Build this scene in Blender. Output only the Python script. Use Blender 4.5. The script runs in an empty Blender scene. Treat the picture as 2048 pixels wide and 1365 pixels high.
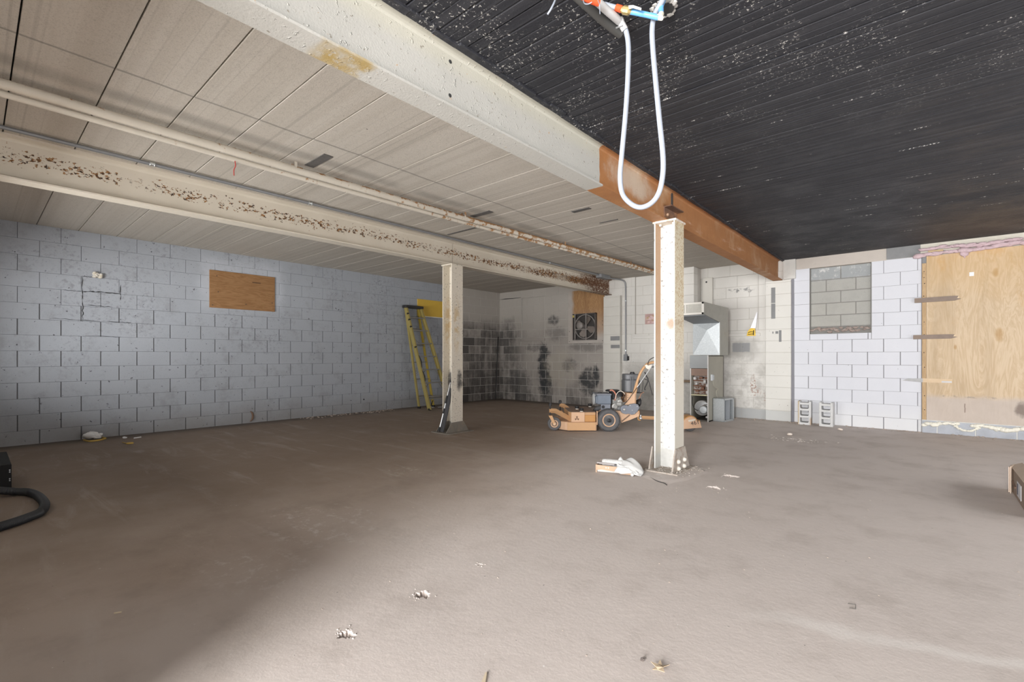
import bpy, bmesh, math, random
from mathutils import Vector, Matrix
random.seed(7)
D = bpy.data
COL = bpy.context.scene.collection
PI = math.pi

# ---------------------------------------------------------------- camera
cam_data = D.cameras.new('camera')
cam = D.objects.new('camera', cam_data); COL.objects.link(cam)
cam.location = (0, 0, 1.14)
cam.rotation_euler = (PI/2, 0, math.radians(41.215))
cam_data.sensor_width = 36
cam_data.lens = 16.699
cam_data.shift_y = 0.0152
cam_data.clip_start = 0.02
bpy.context.scene.camera = cam

# ---------------------------------------------------------------- daylight
sc = bpy.context.scene
sc.view_settings.view_transform = 'Standard'
sc.view_settings.look = 'None'
sc.view_settings.exposure = -0.2
sc.view_settings.gamma = 1.0
sc.view_settings.use_curve_mapping = False
world = D.worlds.new('overcast_sky'); sc.world = world
world.use_nodes = True
world.node_tree.nodes['Background'].inputs[0].default_value = (0.80, 0.88, 1.0, 1)
world.node_tree.nodes['Background'].inputs[1].default_value = 1.0

def area(name, loc, rot, sx, sy, power, col=(1, 1, 1)):
    l = D.lights.new(name, 'AREA'); l.shape = 'RECTANGLE'; l.size = sx; l.size_y = sy
    l.energy = power; l.color = col
    o = D.objects.new(name, l); COL.objects.link(o)
    o.location = loc; o.rotation_euler = rot
    return o
# daylight through the open garage door behind; both bay lamps are added fill
area('daylight_door', (0.12, -4.0, 1.50), (PI/2, 0, 0), 1.4, 2.2, 1100, (1.0, 0.985, 0.975))
area('fill_left_bay', (-4.7, -2.6, 1.05), (PI/2, 0, 0), 4.2, 1.6, 620, (1.0, 0.985, 0.96))
area('fill_right_bay', (2.9, 5.4, 1.0), (PI/2, 0, PI/2), 4.2, 1.6, 105, (1.0, 0.98, 0.96))

# ---------------------------------------------------------------- helpers
def tag(o, label=None, cat=None, group=None, kind=None):
    if label: o['label'] = label
    if cat: o['category'] = cat
    if group: o['group'] = group
    if kind: o['kind'] = kind
    return o

def thing(name, loc, label, cat, rz=0.0, group=None, kind=None):
    o = D.objects.new(name, None); COL.objects.link(o)
    o.location = loc; o.rotation_euler = (0, 0, rz); o.empty_display_size = .1
    return tag(o, label, cat, group, kind)

def root_matrix(p):
    return Matrix.Translation(p.location) @ p.rotation_euler.to_matrix().to_4x4() if p else Matrix()

class MB:
    def __init__(s):
        s.v = []; s.f = []; s.m = []; s.cm = 0
    def add(s, vs, fs, M=None):
        n = len(s.v)
        s.v += [tuple(M @ Vector(v)) if M else tuple(v) for v in vs]
        for f in fs:
            s.f.append(tuple(i + n for i in f)); s.m.append(s.cm)
        return s
    def box(s, x0, x1, y0, y1, z0, z1, M=None):
        vs = [(x, y, z) for z in (z0, z1) for y in (y0, y1) for x in (x0, x1)]
        return s.add(vs, [(0, 2, 3, 1), (4, 5, 7, 6), (0, 1, 5, 4), (2, 6, 7, 3), (0, 4, 6, 2), (1, 3, 7, 5)], M)
    def cbox(s, x0, x1, y0, y1, z0, z1, c=.005, M=None):
        """box with all edges chamfered"""
        X, Y, Z = (x0, x1), (y0, y1), (z0, z1)
        bm = bmesh.new()
        vs = [bm.verts.new((x, y, z)) for z in Z for y in Y for x in X]
        for q in [(0, 2, 3, 1), (4, 5, 7, 6), (0, 1, 5, 4), (2, 6, 7, 3), (0, 4, 6, 2), (1, 3, 7, 5)]:
            bm.faces.new([vs[i] for i in q])
        bmesh.ops.bevel(bm, geom=bm.edges[:], offset=c, segments=1, affect='EDGES', profile=.5)
        bm.verts.ensure_lookup_table(); bm.verts.index_update()
        s.add([tuple(v.co) for v in bm.verts], [tuple(v.index for v in f.verts) for f in bm.faces], M)
        bm.free(); return s
    def prism(s, poly, h0, h1, axis='z', M=None):
        """poly of (a, b) pulled along an axis: z:(x,y) y:(x,z) x:(y,z)"""
        n = len(poly)
        def P(a, b, h):
            return (a, b, h) if axis == 'z' else ((a, h, b) if axis == 'y' else (h, a, b))
        vs = [P(a, b, h0) for a, b in poly] + [P(a, b, h1) for a, b in poly]
        fs = [tuple(range(n)), tuple(range(2*n-1, n-1, -1))]
        fs += [(i, i+n, (i+1) % n + n, (i+1) % n) for i in range(n)]
        return s.add(vs, fs, M)
    def tube(s, pts, r, n=10, caps=True, closed=False, M=None):
        pts = [Vector(p) for p in pts]; k = len(pts)
        rs = r if isinstance(r, (list, tuple)) else [r]*k
        up = None; rings = []; vs = []
        for i, p in enumerate(pts):
            if closed: t = pts[(i+1) % k] - pts[i-1]
            else: t = (pts[min(i+1, k-1)] - pts[max(i-1, 0)])
            t.normalize()
            if up is None:
                up = Vector((0, 0, 1)) if abs(t.z) < .9 else Vector((1, 0, 0))
            a = (up - t*up.dot(t)).normalized(); b = t.cross(a); up = a
            for j in range(n):
                q = 2*PI*j/n
                vs.append(p + (a*math.cos(q) + b*math.sin(q))*rs[i])
        fs = []
        for i in range(k if closed else k-1):
            i2 = (i+1) % k
            for j in range(n):
                j2 = (j+1) % n
                fs.append((i*n+j, i*n+j2, i2*n+j2, i2*n+j))
        if caps and not closed:
            fs.append(tuple(range(n-1, -1, -1))); fs.append(tuple((k-1)*n+j for j in range(n)))
        return s.add(vs, fs, M)
    def cyl(s, p0, p1, r0, r1=None, n=16, M=None):
        return s.tube([p0, p1], [r0, r1 if r1 is not None else r0], n, True, False, M)
    def lathe(s, prof, n=24, M=None):
        """prof of (radius, height) about local z, open polyline; ends capped when radius > 0"""
        vs = []; fs = []; k = len(prof)
        for r, h in prof:
            for j in range(n):
                q = 2*PI*j/n; vs.append((r*math.cos(q), r*math.sin(q), h))
        for i in range(k-1):
            for j in range(n):
                j2 = (j+1) % n
                fs.append((i*n+j, i*n+j2, (i+1)*n+j2, (i+1)*n+j))
        if prof[0][0] > 1e-5: fs.append(tuple(range(n-1, -1, -1)))
        if prof[-1][0] > 1e-5: fs.append(tuple((k-1)*n+j for j in range(n)))
        return s.add(vs, fs, M)
    def lump(s, c, r, seed=0, sq=(1, 1, 1), rough=.25, sub=2):
        rnd = random.Random(seed)
        bm = bmesh.new(); bmesh.ops.create_icosphere(bm, subdivisions=sub, radius=1)
        dirs = [Vector((rnd.gauss(0, 1), rnd.gauss(0, 1), rnd.gauss(0, 1))).normalized() for _ in range(9)]
        amp = [rnd.uniform(-1, 1)*rough for _ in dirs]
        for v in bm.verts:
            d = v.co.normalized()
            k = 1 + sum(a*max(0, d.dot(q))**3 for a, q in zip(amp, dirs))
            v.co = Vector((d.x*sq[0], d.y*sq[1], d.z*sq[2]))*r*k + Vector(c)
        bm.verts.index_update()
        s.add([tuple(v.co) for v in bm.verts], [tuple(v.index for v in f.verts) for f in bm.faces]); bm.free()
        return s
    def mesh(s, name, mats, smooth=None):
        me = D.meshes.new(name)
        me.from_pydata(s.v, [], s.f); me.update()
        for m in (mats if isinstance(mats, (list, tuple)) else [mats]): me.materials.append(m)
        for p, i in zip(me.polygons, s.m): p.material_index = i
        bm = bmesh.new(); bm.from_mesh(me)
        bmesh.ops.remove_doubles(bm, verts=bm.verts, dist=1e-6)
        bmesh.ops.recalc_face_normals(bm, faces=bm.faces)
        bm.to_mesh(me); bm.free()
        if smooth is not None:
            me.polygons.foreach_set('use_smooth', [True]*len(me.polygons))
            me.set_sharp_from_angle(angle=math.radians(smooth))
        return me
    def build(s, name, mats, parent=None, world=False, smooth=None, bevel=0, label=None, kind=None, sub=0):
        """one mesh object; world=True: the shape was given in room coordinates"""
        if world and parent:
            Mi = chain_matrix(parent).inverted()
            s.v = [tuple(Mi @ Vector(v)) for v in s.v]
        loc = None
        if parent is None:
            xs = [v[0] for v in s.v]; ys = [v[1] for v in s.v]; zs = [v[2] for v in s.v]
            loc = Vector(((min(xs)+max(xs))/2, (min(ys)+max(ys))/2, min(zs)))
            s.v = [tuple(Vector(v) - loc) for v in s.v]
        o = D.objects.new(name, s.mesh(name, mats, smooth)); COL.objects.link(o)
        if loc: o.location = loc
        if parent: o.parent = parent
        if bevel:
            b = o.modifiers.new('bevel', 'BEVEL'); b.width = bevel; b.segments = 2; b.limit_method = 'ANGLE'; b.angle_limit = math.radians(40)
        if sub:
            b = o.modifiers.new('sub', 'SUBSURF'); b.levels = sub; b.render_levels = sub
        if label: o['label'] = label
        if kind: o['kind'] = kind
        return o

def chain_matrix(p):
    M = Matrix()
    while p:
        M = root_matrix(p) @ M; p = p.parent
    return M

def bez(pts, k=8):
    """smooth polyline through points (Catmull-Rom)"""
    P = [Vector(p) for p in pts]; P = [2*P[0]-P[1]] + P + [2*P[-1]-P[-2]]
    out = []
    for i in range(1, len(P)-2):
        a, b, c, d = P[i-1:i+3]
        for j in range(k):
            t = j/k
            out.append(.5*((2*b) + (c-a)*t + (2*a-5*b+4*c-d)*t*t + (3*b-a-3*c+d)*t**3))
    out.append(P[-2]); return out

def rot(ax, deg): return Matrix.Rotation(math.radians(deg), 4, ax)
def tr(*p): return Matrix.Translation(p)

# ---------------------------------------------------------------- materials
class NT:
    def __init__(s, name):
        s.mat = D.materials.new(name); s.mat.use_nodes = True
        s.t = s.mat.node_tree; s.b = s.t.nodes['Principled BSDF']; s._p = None
    def n(s, typ): return s.t.nodes.new(typ)
    def put(s, sock, val):
        if hasattr(val, 'node'): s.t.links.new(val, sock)
        elif isinstance(val, (tuple, list)) and len(val) == 3 and sock.type == 'RGBA': sock.default_value = (*val, 1)
        else: sock.default_value = val
    def pos(s):
        if s._p is None:
            g = s.n('ShaderNodeNewGeometry'); s._p = g.outputs['Position']
            x = s.n('ShaderNodeSeparateXYZ'); s.put(x.inputs[0], s._p)
            s.X, s.Y, s.Z = x.outputs
            s.nrm = g.outputs['Normal']
        return s._p
    def rnd(s): return s.n('ShaderNodeObjectInfo').outputs['Random']
    def sv(s, sx, sy, sz, off=(0, 0, 0)):
        m = s.n('ShaderNodeMapping'); s.put(m.inputs[0], s.pos())
        m.inputs['Scale'].default_value = (sx, sy, sz); m.inputs['Location'].default_value = off
        return m.outputs[0]
    def noise(s, scale=5, detail=4, rough=.55, vec=None, dist=0):
        k = s.n('ShaderNodeTexNoise'); s.put(k.inputs['Vector'], vec if vec is not None else s.pos())
        k.inputs['Scale'].default_value = scale; k.inputs['Detail'].default_value = detail
        k.inputs['Roughness'].default_value = rough; k.inputs['Distortion'].default_value = dist
        return k.outputs[0]
    def vor(s, scale, vec=None):
        k = s.n('ShaderNodeTexVoronoi'); s.put(k.inputs['Vector'], vec if vec is not None else s.pos())
        k.inputs['Scale'].default_value = scale; return k.outputs[0]
    def m(s, op, a, b=0.0, c=0.0, clamp=False):
        k = s.n('ShaderNodeMath'); k.operation = op; k.use_clamp = clamp
        s.put(k.inputs[0], a); s.put(k.inputs[1], b); s.put(k.inputs[2], c); return k.outputs[0]
    def mr(s, v, a, b, c=0.0, d=1.0, smooth=True):
        k = s.n('ShaderNodeMapRange'); k.interpolation_type = 'SMOOTHSTEP' if smooth else 'LINEAR'
        s.put(k.inputs[0], v)
        for i, q in enumerate((a, b, c, d)): s.put(k.inputs[i+1], q)
        return k.outputs[0]
    def mix(s, f, a, b, mode='MIX'):
        k = s.n('ShaderNodeMix'); k.data_type = 'RGBA'; k.blend_type = mode
        s.put(k.inputs[0], f); s.put(k.inputs[6], a); s.put(k.inputs[7], b); return k.outputs[2]
    def mul(s, a, b): return s.m('MULTIPLY', a, b)
    def addm(s, a, b): return s.m('ADD', a, b)
    def rmask(s, axes, rng, soft=.01, jit=0, jscale=8):
        """soft-edged box mask in room coordinates; rng = ((a0,a1),(b0,b1))"""
        s.pos(); out = None
        j = s.mul(s.addm(s.noise(jscale, 3), -.5), jit) if jit else None
        for a, (lo, hi) in zip(axes, rng):
            c = getattr(s, a)
            if j is not None: c = s.addm(c, j)
            k = s.mr(s.m('ABSOLUTE', s.addm(c, -(lo+hi)/2)), (hi-lo)/2 + soft, (hi-lo)/2 - soft)
            out = k if out is None else s.mul(out, k)
        return out
    def blob(s, axes, c, r, jit=.3, jscale=5):
        """round smear about a point in room coordinates"""
        s.pos(); acc = None
        for a, cc, rr in zip(axes, c, r):
            q = s.m('POWER', s.m('ABSOLUTE', s.mul(s.addm(getattr(s, a), -cc), 1/rr)), 2.0)
            acc = q if acc is None else s.addm(acc, q)
        acc = s.addm(acc, s.mul(s.addm(s.noise(jscale, 6, .7), -.5), jit*11))
        return s.mr(acc, 1.5, .0)
    def bump(s, h, strength=.3, dist=.01):
        k = s.n('ShaderNodeBump'); s.put(k.inputs['Height'], h)
        k.inputs['Strength'].default_value = strength; k.inputs['Distance'].default_value = dist
        s.put(s.b.inputs['Normal'], k.outputs[0])
    def out(s, col, rough=.8, metal=0.0, spec=None):
        s.put(s.b.inputs['Base Color'], col); s.put(s.b.inputs['Roughness'], rough); s.put(s.b.inputs['Metallic'], metal)
        if spec is not None: s.b.inputs['Specular IOR Level'].default_value = spec
        return s.mat

def dim(c, k): return tuple(x*k for x in c)

def mk(name, col, rough=.7, metal=0.0, var=.12, scale=9, bump=0, dirt=None, dirt_amt=.35, dscale=4, bscale=60):
    """plain surface: mottled colour, optional second (dirt) colour in patches, optional fine relief"""
    t = NT(name); t.pos()
    a = t.mix(t.noise(scale, 4), dim(col, 1-var), dim(col, 1+var))
    if dirt:
        a = t.mix(t.mr(t.noise(dscale, 6, .65), 1-dirt_amt-.12, 1-dirt_amt+.12), a, dirt)
    if bump: t.bump(t.noise(bscale, 4), bump)
    return t.out(a, rough, metal)

# ================================================================ surface materials of the building
def specks(t, scale, thr, soft=.02, detail=3):
    return t.mr(t.noise(scale, detail, .6), thr, thr+soft)

def mat_block_blue():
    t = NT('blue_grey_painted_block'); t.pos()
    c = t.mix(t.noise(1.3, 5, .6), (.325, .350, .392), (.405, .432, .478))
    c = t.mix(t.mul(t.rnd(), .35), c, (.355, .378, .415))
    # faint dirt clouds, grime along the foot of the wall
    c = t.mix(t.mul(t.mr(t.noise(3.5, 7, .75), .50, .70), .38), c, (.21, .215, .225))
    c = t.mix(t.mul(t.mul(t.mr(t.noise(1.1, 4, .6, None), .5, .62), t.mr(t.noise(17, 5, .75), .5, .66)), .45), c, (.13, .13, .135))
    foot = t.mr(t.addm(t.Z, t.mul(t.noise(2.2, 4), .5)), .75, .2)
    c = t.mix(t.mul(foot, .55), c, (.22, .20, .18))
    c = t.mix(t.mul(specks(t, 22, .685), .85), c, (.045, .045, .05))
    c = t.mix(t.mul(t.mr(t.noise(90, 2), .62, .7), .25), c, (.16, .16, .17))
    # pale repainting about the boarded window and rubbed marks
    c = t.mix(t.mul(t.rmask('YZ', ((2.42, 3.72), (1.98, 2.75)), .12, .25, 4), .45), c, (.55, .58, .64))
    t.bump(t.noise(70, 4), .25, .006)
    return t.out(c, .75)

def mat_block_soot():
    """white paint over block, burnt and streaked black"""
    t = NT('soot_stained_white_block'); t.pos()
    base = t.mix(t.noise(2.5, 5, .6), (.29, .262, .238), (.43, .40, .37))
    base = t.mix(t.mr(t.Z, 1.5, 2.4), base, (.46, .43, .395))
    streak = t.noise(1.0, 6, .7, t.sv(9, 9, 1.0))
    r = t.rnd()
    # left of the corner: block by block blackening between 0.2 and 2.2 m
    zone = t.mul(t.mr(t.addm(t.Z, t.mul(t.noise(3, 3), .5)), 2.45, 2.0), t.mr(t.Y, 7.2, 8.0))
    zone = t.mul(zone, t.mr(t.X, -7.75, -8.35))
    blk = t.mr(t.addm(t.addm(t.mul(r, .34), t.mul(streak, .55)), t.mul(t.noise(2.6, 5, .7), .75)), .54, .94)
    c = t.mix(t.mul(zone, t.mul(blk, .84)), base, (.058, .053, .052))
    low = t.mr(t.addm(t.Z, t.mul(t.noise(2.3, 5, .65), 1.4)), 1.7, .5)
    c = t.mix(t.mul(low, t.mr(t.addm(t.mul(streak, .8), t.addm(t.mul(r, .15), t.mul(t.noise(3.2, 4), .35))), .52, .85)), c, (.07, .062, .058))
    for p, q, k in [((-7.22, .62), (.20, .62), 1.), ((-7.28, 1.1), (.16, .35), .9), ((-6.95, 2.02), (.18, .14), .75), ((-6.85, 1.72), (.3, .2), .35),
                    ((-6.5, .92), (.22, .16), .7), ((-5.98, .55), (.24, .36), .95), ((-5.75, .62), (.10, .30), .95),
                    ((-7.55, 1.36), (.25, .1), .5), ((-6.0, 1.36), (.5, .1), .4), ((-8.0, .4), (.3, .5), .5)]:
        c = t.mix(t.mul(t.blob('XZ', p, q, .40, 5), k), c, (.04, .042, .045))
    c = t.mix(t.mul(t.blob('XZ', (-6.75, .85), (.5, .45), .4, 3), .4), c, (.42, .38, .31))
    c = t.mix(t.mul(specks(t, 34, .70), .6), c, (.06, .055, .05))
    c = t.mix(t.mul(specks(t, 22, .73), .6), c, (.7, .68, .64))
    t.bump(t.noise(60, 4), .25, .006)
    return t.out(c, .8)

def mat_block_white():
    t = NT('white_painted_block'); t.pos()
    c = t.mix(t.noise(1.8, 5, .6), (.60, .585, .55), (.74, .73, .70))
    c = t.mix(t.mul(t.rnd(), .25), c, (.62, .60, .56))
    lo = t.mr(t.addm(t.Z, t.mul(t.noise(2.5, 5, .7), .9)), 1.9, 1.1)
    c = t.mix(t.mul(lo, t.mul(t.mr(t.noise(4, 6, .7), .42, .62), .6)), c, (.36, .345, .32))
    c = t.mix(t.mul(t.rmask('XZ', ((-5.0, -3.0), (-.1, .95)), .2, .5, 4), .45), c, (.27, .26, .245))
    c = t.mix(t.rmask('XZ', ((-2.95, -2.2), (-.1, .185)), .02, .05), c, (.42, .43, .43))
    c = t.mix(t.mul(t.rmask('XZ', ((-2.93, -2.35), (1.10, 1.45)), .1, .3), .5), c, (.33, .32, .30))
    c = t.mix(t.rmask('XZ', ((-2.778, -2.473), (1.225, 1.395)), .012, .03, 20), c, (.30, .305, .31))
    for p, q in [((-2.42, .60), (.05, .2)), ((-2.36, .5), (.07, .10)), ((-2.2, .42), (.05, .1))]:
        c = t.mix(t.mul(t.mul(t.blob('XZ', p, q, .5, 16), specks(t, 30, .48, .1)), .8), c, (.30, .16, .11))
    for p, q in [((-2.75, 2.38), (.22, .05)), ((-2.52, 2.37), (.16, .06))]:
        c = t.mix(t.mul(t.mul(t.blob('XZ', p, q, .5, 9), specks(t, 14, .5, .1)), .8), c, (.22, .22, .22))
    c = t.mix(t.mul(specks(t, 30, .72), .7), c, (.10, .095, .09))
    t.bump(t.noise(60, 4), .22, .006)
    return t.out(c, .72)

def mat_block_lavender():
    t = NT('cool_white_painted_block'); t.pos()
    c = t.mix(t.noise(1.5, 5, .6), (.60, .615, .665), (.69, .705, .75))
    c = t.mix(t.mul(t.mr(t.Z, .5, .0), .5), c, (.78, .78, .76))
    c = t.mix(t.mul(specks(t, 21, .735), .7), c, (.16, .16, .17))
    t.bump(t.noise(60, 4), .22, .006)
    return t.out(c, .7)

def mat_block_raw():
    t = NT('bare_grey_block'); t.pos()
    c = t.mix(t.noise(6, 6, .7), (.33, .325, .30), (.47, .465, .43))
    c = t.mix(t.mul(t.rnd(), .3), c, (.36, .37, .36))
    top = t.mr(t.Z, 2.40, 2.46)
    c = t.mix(t.mul(top, .8), c, t.mix(t.mr(t.noise(9, 5, .7), .5, .68), (.33, .355, .37), (.66, .67, .66)))
    c = t.mix(t.mul(specks(t, 40, .66, .05), .4), c, (.18, .17, .16))
    t.bump(t.noise(80, 5), .4, .008)
    return t.out(c, .9)

def mat_floor():
    t = NT('dusty_concrete_floor'); t.pos()
    big = t.noise(.45, 5, .6); mid = t.noise(2.4, 7, .66); st = t.noise(1.0, 6, .65, t.sv(.9, 5.0, 1), .6)
    c = t.mix(t.mr(big, .3, .7), (.43, .345, .285), (.50, .42, .36))
    # door light painted in as pale tone, left-bay shade as darker dirt brown
    lit_tone = t.mr(t.addm(t.addm(t.mul(t.X, 1.0), t.mul(t.Y, .42)), t.mul(t.addm(big, -.5), 2.2)), -2.8, -.8)
    c = t.mix(t.mul(lit_tone, .85), c, (.63, .57, .535))
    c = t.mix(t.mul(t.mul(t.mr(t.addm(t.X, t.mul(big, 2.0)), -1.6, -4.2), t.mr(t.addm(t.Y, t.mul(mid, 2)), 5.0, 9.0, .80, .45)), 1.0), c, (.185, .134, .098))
    c = t.mix(t.mul(t.mr(mid, .45, .75), .30), c, (.24, .195, .16))
    c = t.mix(t.mul(t.mr(st, .52, .72), .22), c, (.60, .55, .51))
    # white scuffs and spilt powder
    fine = t.noise(15, 7, .75)
    for p, q, k in [((-3.15, 1.6), (.5, .35), .6), ((-2.7, 1.0), (.35, .25), .45), ((-3.56, 5.5), (.25, .12), .95), ((-2.05, 4.35), (.45, .2), .6), ((-3.9, 2.9), (.3, .2), .4),
                    ((-2.0, 7.4), (.5, .12), .6), ((-1.55, 6.9), (.3, .12), .6)]:
        c = t.mix(t.mul(t.mul(t.blob('XY', p, q, .28, 4), t.mr(t.mul(fine, t.addm(st, .5)), .50, .66)), k), c, (.72, .69, .66))
    # the long pale smear curving in at the right
    arc = t.m('ABSOLUTE', t.addm(t.addm(t.Y, t.mul(t.X, -.33)), t.addm(-2.47, t.mul(t.addm(t.noise(3, 3), -.5), .22))))
    c = t.mix(t.mul(t.mul(t.mr(arc, .075, .01), t.mr(t.X, -.75, -.3)), .55), c, (.74, .70, .66))
    # soot and damp dirt along the feet of the walls
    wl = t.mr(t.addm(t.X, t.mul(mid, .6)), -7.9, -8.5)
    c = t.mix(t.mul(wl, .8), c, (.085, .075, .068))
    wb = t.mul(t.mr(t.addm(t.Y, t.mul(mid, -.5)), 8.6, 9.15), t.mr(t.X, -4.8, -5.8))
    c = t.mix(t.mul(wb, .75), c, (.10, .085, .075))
    c = t.mix(t.mul(specks(t, 42, .72, .02), .7), c, (.75, .73, .70))
    c = t.mix(t.mul(specks(t, 31, .735, .02), .75), c, (.09, .075, .065))
    t.bump(t.addm(t.mul(t.noise(30, 6, .7), .6), t.noise(4, 4)), .22, .012)
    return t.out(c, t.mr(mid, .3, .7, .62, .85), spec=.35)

def mat_plank_pale():
    t = NT('bare_concrete_plank'); t.pos()
    c = t.mix(t.noise(1.1, 4, .6), (.48, .445, .39), (.58, .54, .48))
    c = t.mix(t.mul(t.rnd(), .4), c, (.51, .47, .415))
    band = t.noise(1.0, 2, .5, t.sv(.08, 13, 1))
    c = t.mix(t.mul(t.mr(band, .42, .6), .35), c, (.62, .585, .53))
    c = t.mix(t.mul(t.mr(t.noise(1.0, 3, .5, t.sv(.10, 34, 1, (3, 5, 0))), .56, .68), .35), c, (.30, .275, .24))
    c = t.mix(t.mul(t.mr(t.noise(120, 3, .75), .50, .70), .42), c, (.23, .21, .18))
    c = t.mix(t.mul(t.mr(t.noise(28, 5, .75), .50, .72), .28), c, (.29, .265, .23))
    # dust line left by a partition, broad dark band beside the old pipe
    w = t.mul(t.addm(t.noise(1.5, 3), -.5), .05)
    l1 = t.mr(t.m('ABSOLUTE', t.addm(t.addm(t.X, w), 3.66)), .016, .004)
    c = t.mix(t.mul(l1, .6), c, (.15, .14, .125))
    l2 = t.mr(t.m('ABSOLUTE', t.addm(t.addm(t.X, w), 4.02)), .13, .02)
    c = t.mix(t.mul(l2, t.mul(t.mr(t.noise(1.3, 3), .3, .55), .5)), c, (.20, .185, .165))
    c = t.mix(t.mul(specks(t, 19, .755, .02), .8), c, (.09, .085, .08))
    # rust-brown drip behind the second beam and darker tone towards the far corner
    c = t.mix(t.mul(t.blob('XY', (-6.3, 3.9), (.25, .3), .4, 4), .5), c, (.26, .16, .10))
    c = t.mix(t.mul(t.mr(t.addm(t.Y, t.mul(t.X, -.25)), 8.0, 11.5), .35), c, (.24, .205, .175))
    t.bump(t.noise(120, 4, .7), .35, .005)
    return t.out(c, .9)

def mat_plank_black():
    t = NT('black_painted_plank'); t.pos()
    c = t.mix(t.noise(1.5, 4), (.018, .019, .024), (.028, .029, .035))
    c = t.mix(t.mul(t.mr(t.noise(1.0, 2, .5, t.sv(.06, 20, 1)), .45, .62), .5), c, (.046, .047, .054))
    near = t.mr(t.addm(t.Y, t.mul(t.noise(.9, 4), 2.2)), 6.2, 3.2)
    chips = t.mul(t.mr(t.noise(66, 4, .7), .605, .63), t.mr(t.noise(3.4, 5, .7), .44, .60))
    c = t.mix(t.mul(chips, near), c, (.62, .61, .57))
    f = t.m('FRACT', t.mul(t.addm(t.Y, -.575 + .012), 1/.4075))
    edge = t.mr(t.m('ABSOLUTE', t.addm(f, -.03)), .035, .008)
    c = t.mix(t.mul(t.mul(edge, t.mr(t.noise(2.2, 6, .8, t.sv(1.6, .3, 1)), .52, .60)), t.mr(t.noise(85, 3), .50, .58)), c, (.52, .51, .49))
    c = t.mix(t.mul(t.mul(t.mr(t.Y, 7.0, 8.6), t.mr(t.X, -.9, .6)), .5), c, (.10, .075, .06))
    t.bump(t.noise(75, 5, .7), .5, .006)
    return t.out(c, t.mr(t.noise(3, 3), .3, .7, .5, .7), spec=.3)

def rust_cols(t):
    r = t.mix(t.noise(5, 6, .7), (.27, .105, .035), (.46, .22, .085))
    return t.mix(t.mr(t.noise(2.2, 5, .7, t.sv(1, 1, .6)), .5, .75), r, (.50, .33, .20))

def mat_beam_paint():
    """cream paint over rusted steel; bare rust past Y=3.27"""
    t = NT('cream_painted_steel'); t.pos()
    c = t.mix(t.noise(2.5, 4), (.405, .40, .37), (.495, .49, .46))
    c = t.mix(t.mul(t.mr(t.Z, 2.70, 2.80), .35), c, (.52, .50, .38))
    c = t.mix(t.mul(specks(t, 42, .68, .015), .8), c, (.20, .17, .13))
    c = t.mix(t.mul(specks(t, 30, .70, .03), .8), c, (.45, .28, .14))
    c = t.mix(t.mul(t.mul(t.rmask('YZ', ((1.0, 1.24), (2.45, 2.505)), .03, .12, 12), t.mr(t.noise(24, 5, .7), .30, .46)), .95), c, (.36, .255, .085))
    r = rust_cols(t)
    worn = t.mix(t.mul(t.blob('YZ', (3.95, 2.72), (.45, .13), .3, 5), .75), r, (.56, .47, .38))
    k = t.mr(t.addm(t.Y, t.mul(t.addm(t.noise(12, 3), -.5), .05)), 3.365, 3.38)
    under = t.mul(t.mr(t.Z, 2.512, 2.508), .06)
    k = t.mr(t.addm(t.addm(t.Y, under), t.mul(t.addm(t.noise(12, 3), -.5), .04)), 3.365, 3.375)
    c = t.mix(k, c, worn)
    lump = t.mul(t.mr(t.noise(34, 3, .6), .62, .72), 1.0)
    t.bump(t.addm(lump, t.mul(t.noise(90, 3), .3)), .5, .008)
    return t.out(c, .55)

def mat_rust():
    t = NT('rusted_steel'); t.pos()
    c = rust_cols(t)
    c = t.mix(t.mul(t.mr(t.noise(2.0, 6, .75, t.sv(1, .6, 5)), .56, .72), .7), c, (.58, .40, .30))
    c = t.mix(t.mul(t.mr(t.Z, 2.62, 2.80), .35), c, (.30, .13, .045))
    t.bump(t.noise(60, 4), .3, .005)
    return t.out(c, .75)

def mat_beam_speckled():
    """second beam: cream paint, a band of rust blisters, solid rust at the far end"""
    t = NT('rust_blistered_cream_steel'); t.pos()
    c = t.mix(t.noise(3, 4), (.62, .565, .47), (.74, .69, .60))
    nz = t.noise(36, 4, .62, t.sv(1, .85, 1.3))
    band = t.mr(t.m('ABSOLUTE', t.addm(t.addm(t.Z, -2.715), t.mul(t.addm(t.noise(.7, 3), -.5), .12))), .125, .02)
    band2 = t.mr(t.m('ABSOLUTE', t.addm(t.Z, -2.665)), .13, .02)
    far = t.mr(t.Y, 5.0, 8.9)
    thr = t.addm(.768, t.mul(t.addm(t.mul(band, .19), t.addm(t.mul(band2, .06), t.mul(t.mul(far, t.mr(t.Z, 2.55, 2.66)), .17))), -1.0))
    k = t.mr(t.m('SUBTRACT', nz, thr), 0.0, .025)
    k = t.mul(k, t.mr(t.noise(1.3, 4, .6, t.sv(1, 1, .4)), .30, .46))
    rc = t.mix(t.mr(t.noise(40, 4), .4, .6), (.05, .028, .018), (.34, .165, .055))
    c = t.mix(k, c, rc)
    c = t.mix(t.mul(t.mr(t.addm(t.Y, t.mul(t.noise(3, 4), 1.2)), 8.6, 9.6), t.mr(nz, .38, .5)), c, (.15, .065, .03))
    c = t.mix(t.mul(specks(t, 15, .74, .02), .8), c, (.10, .09, .08))
    t.bump(k, .5, -.004)
    return t.out(c, .62)

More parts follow.
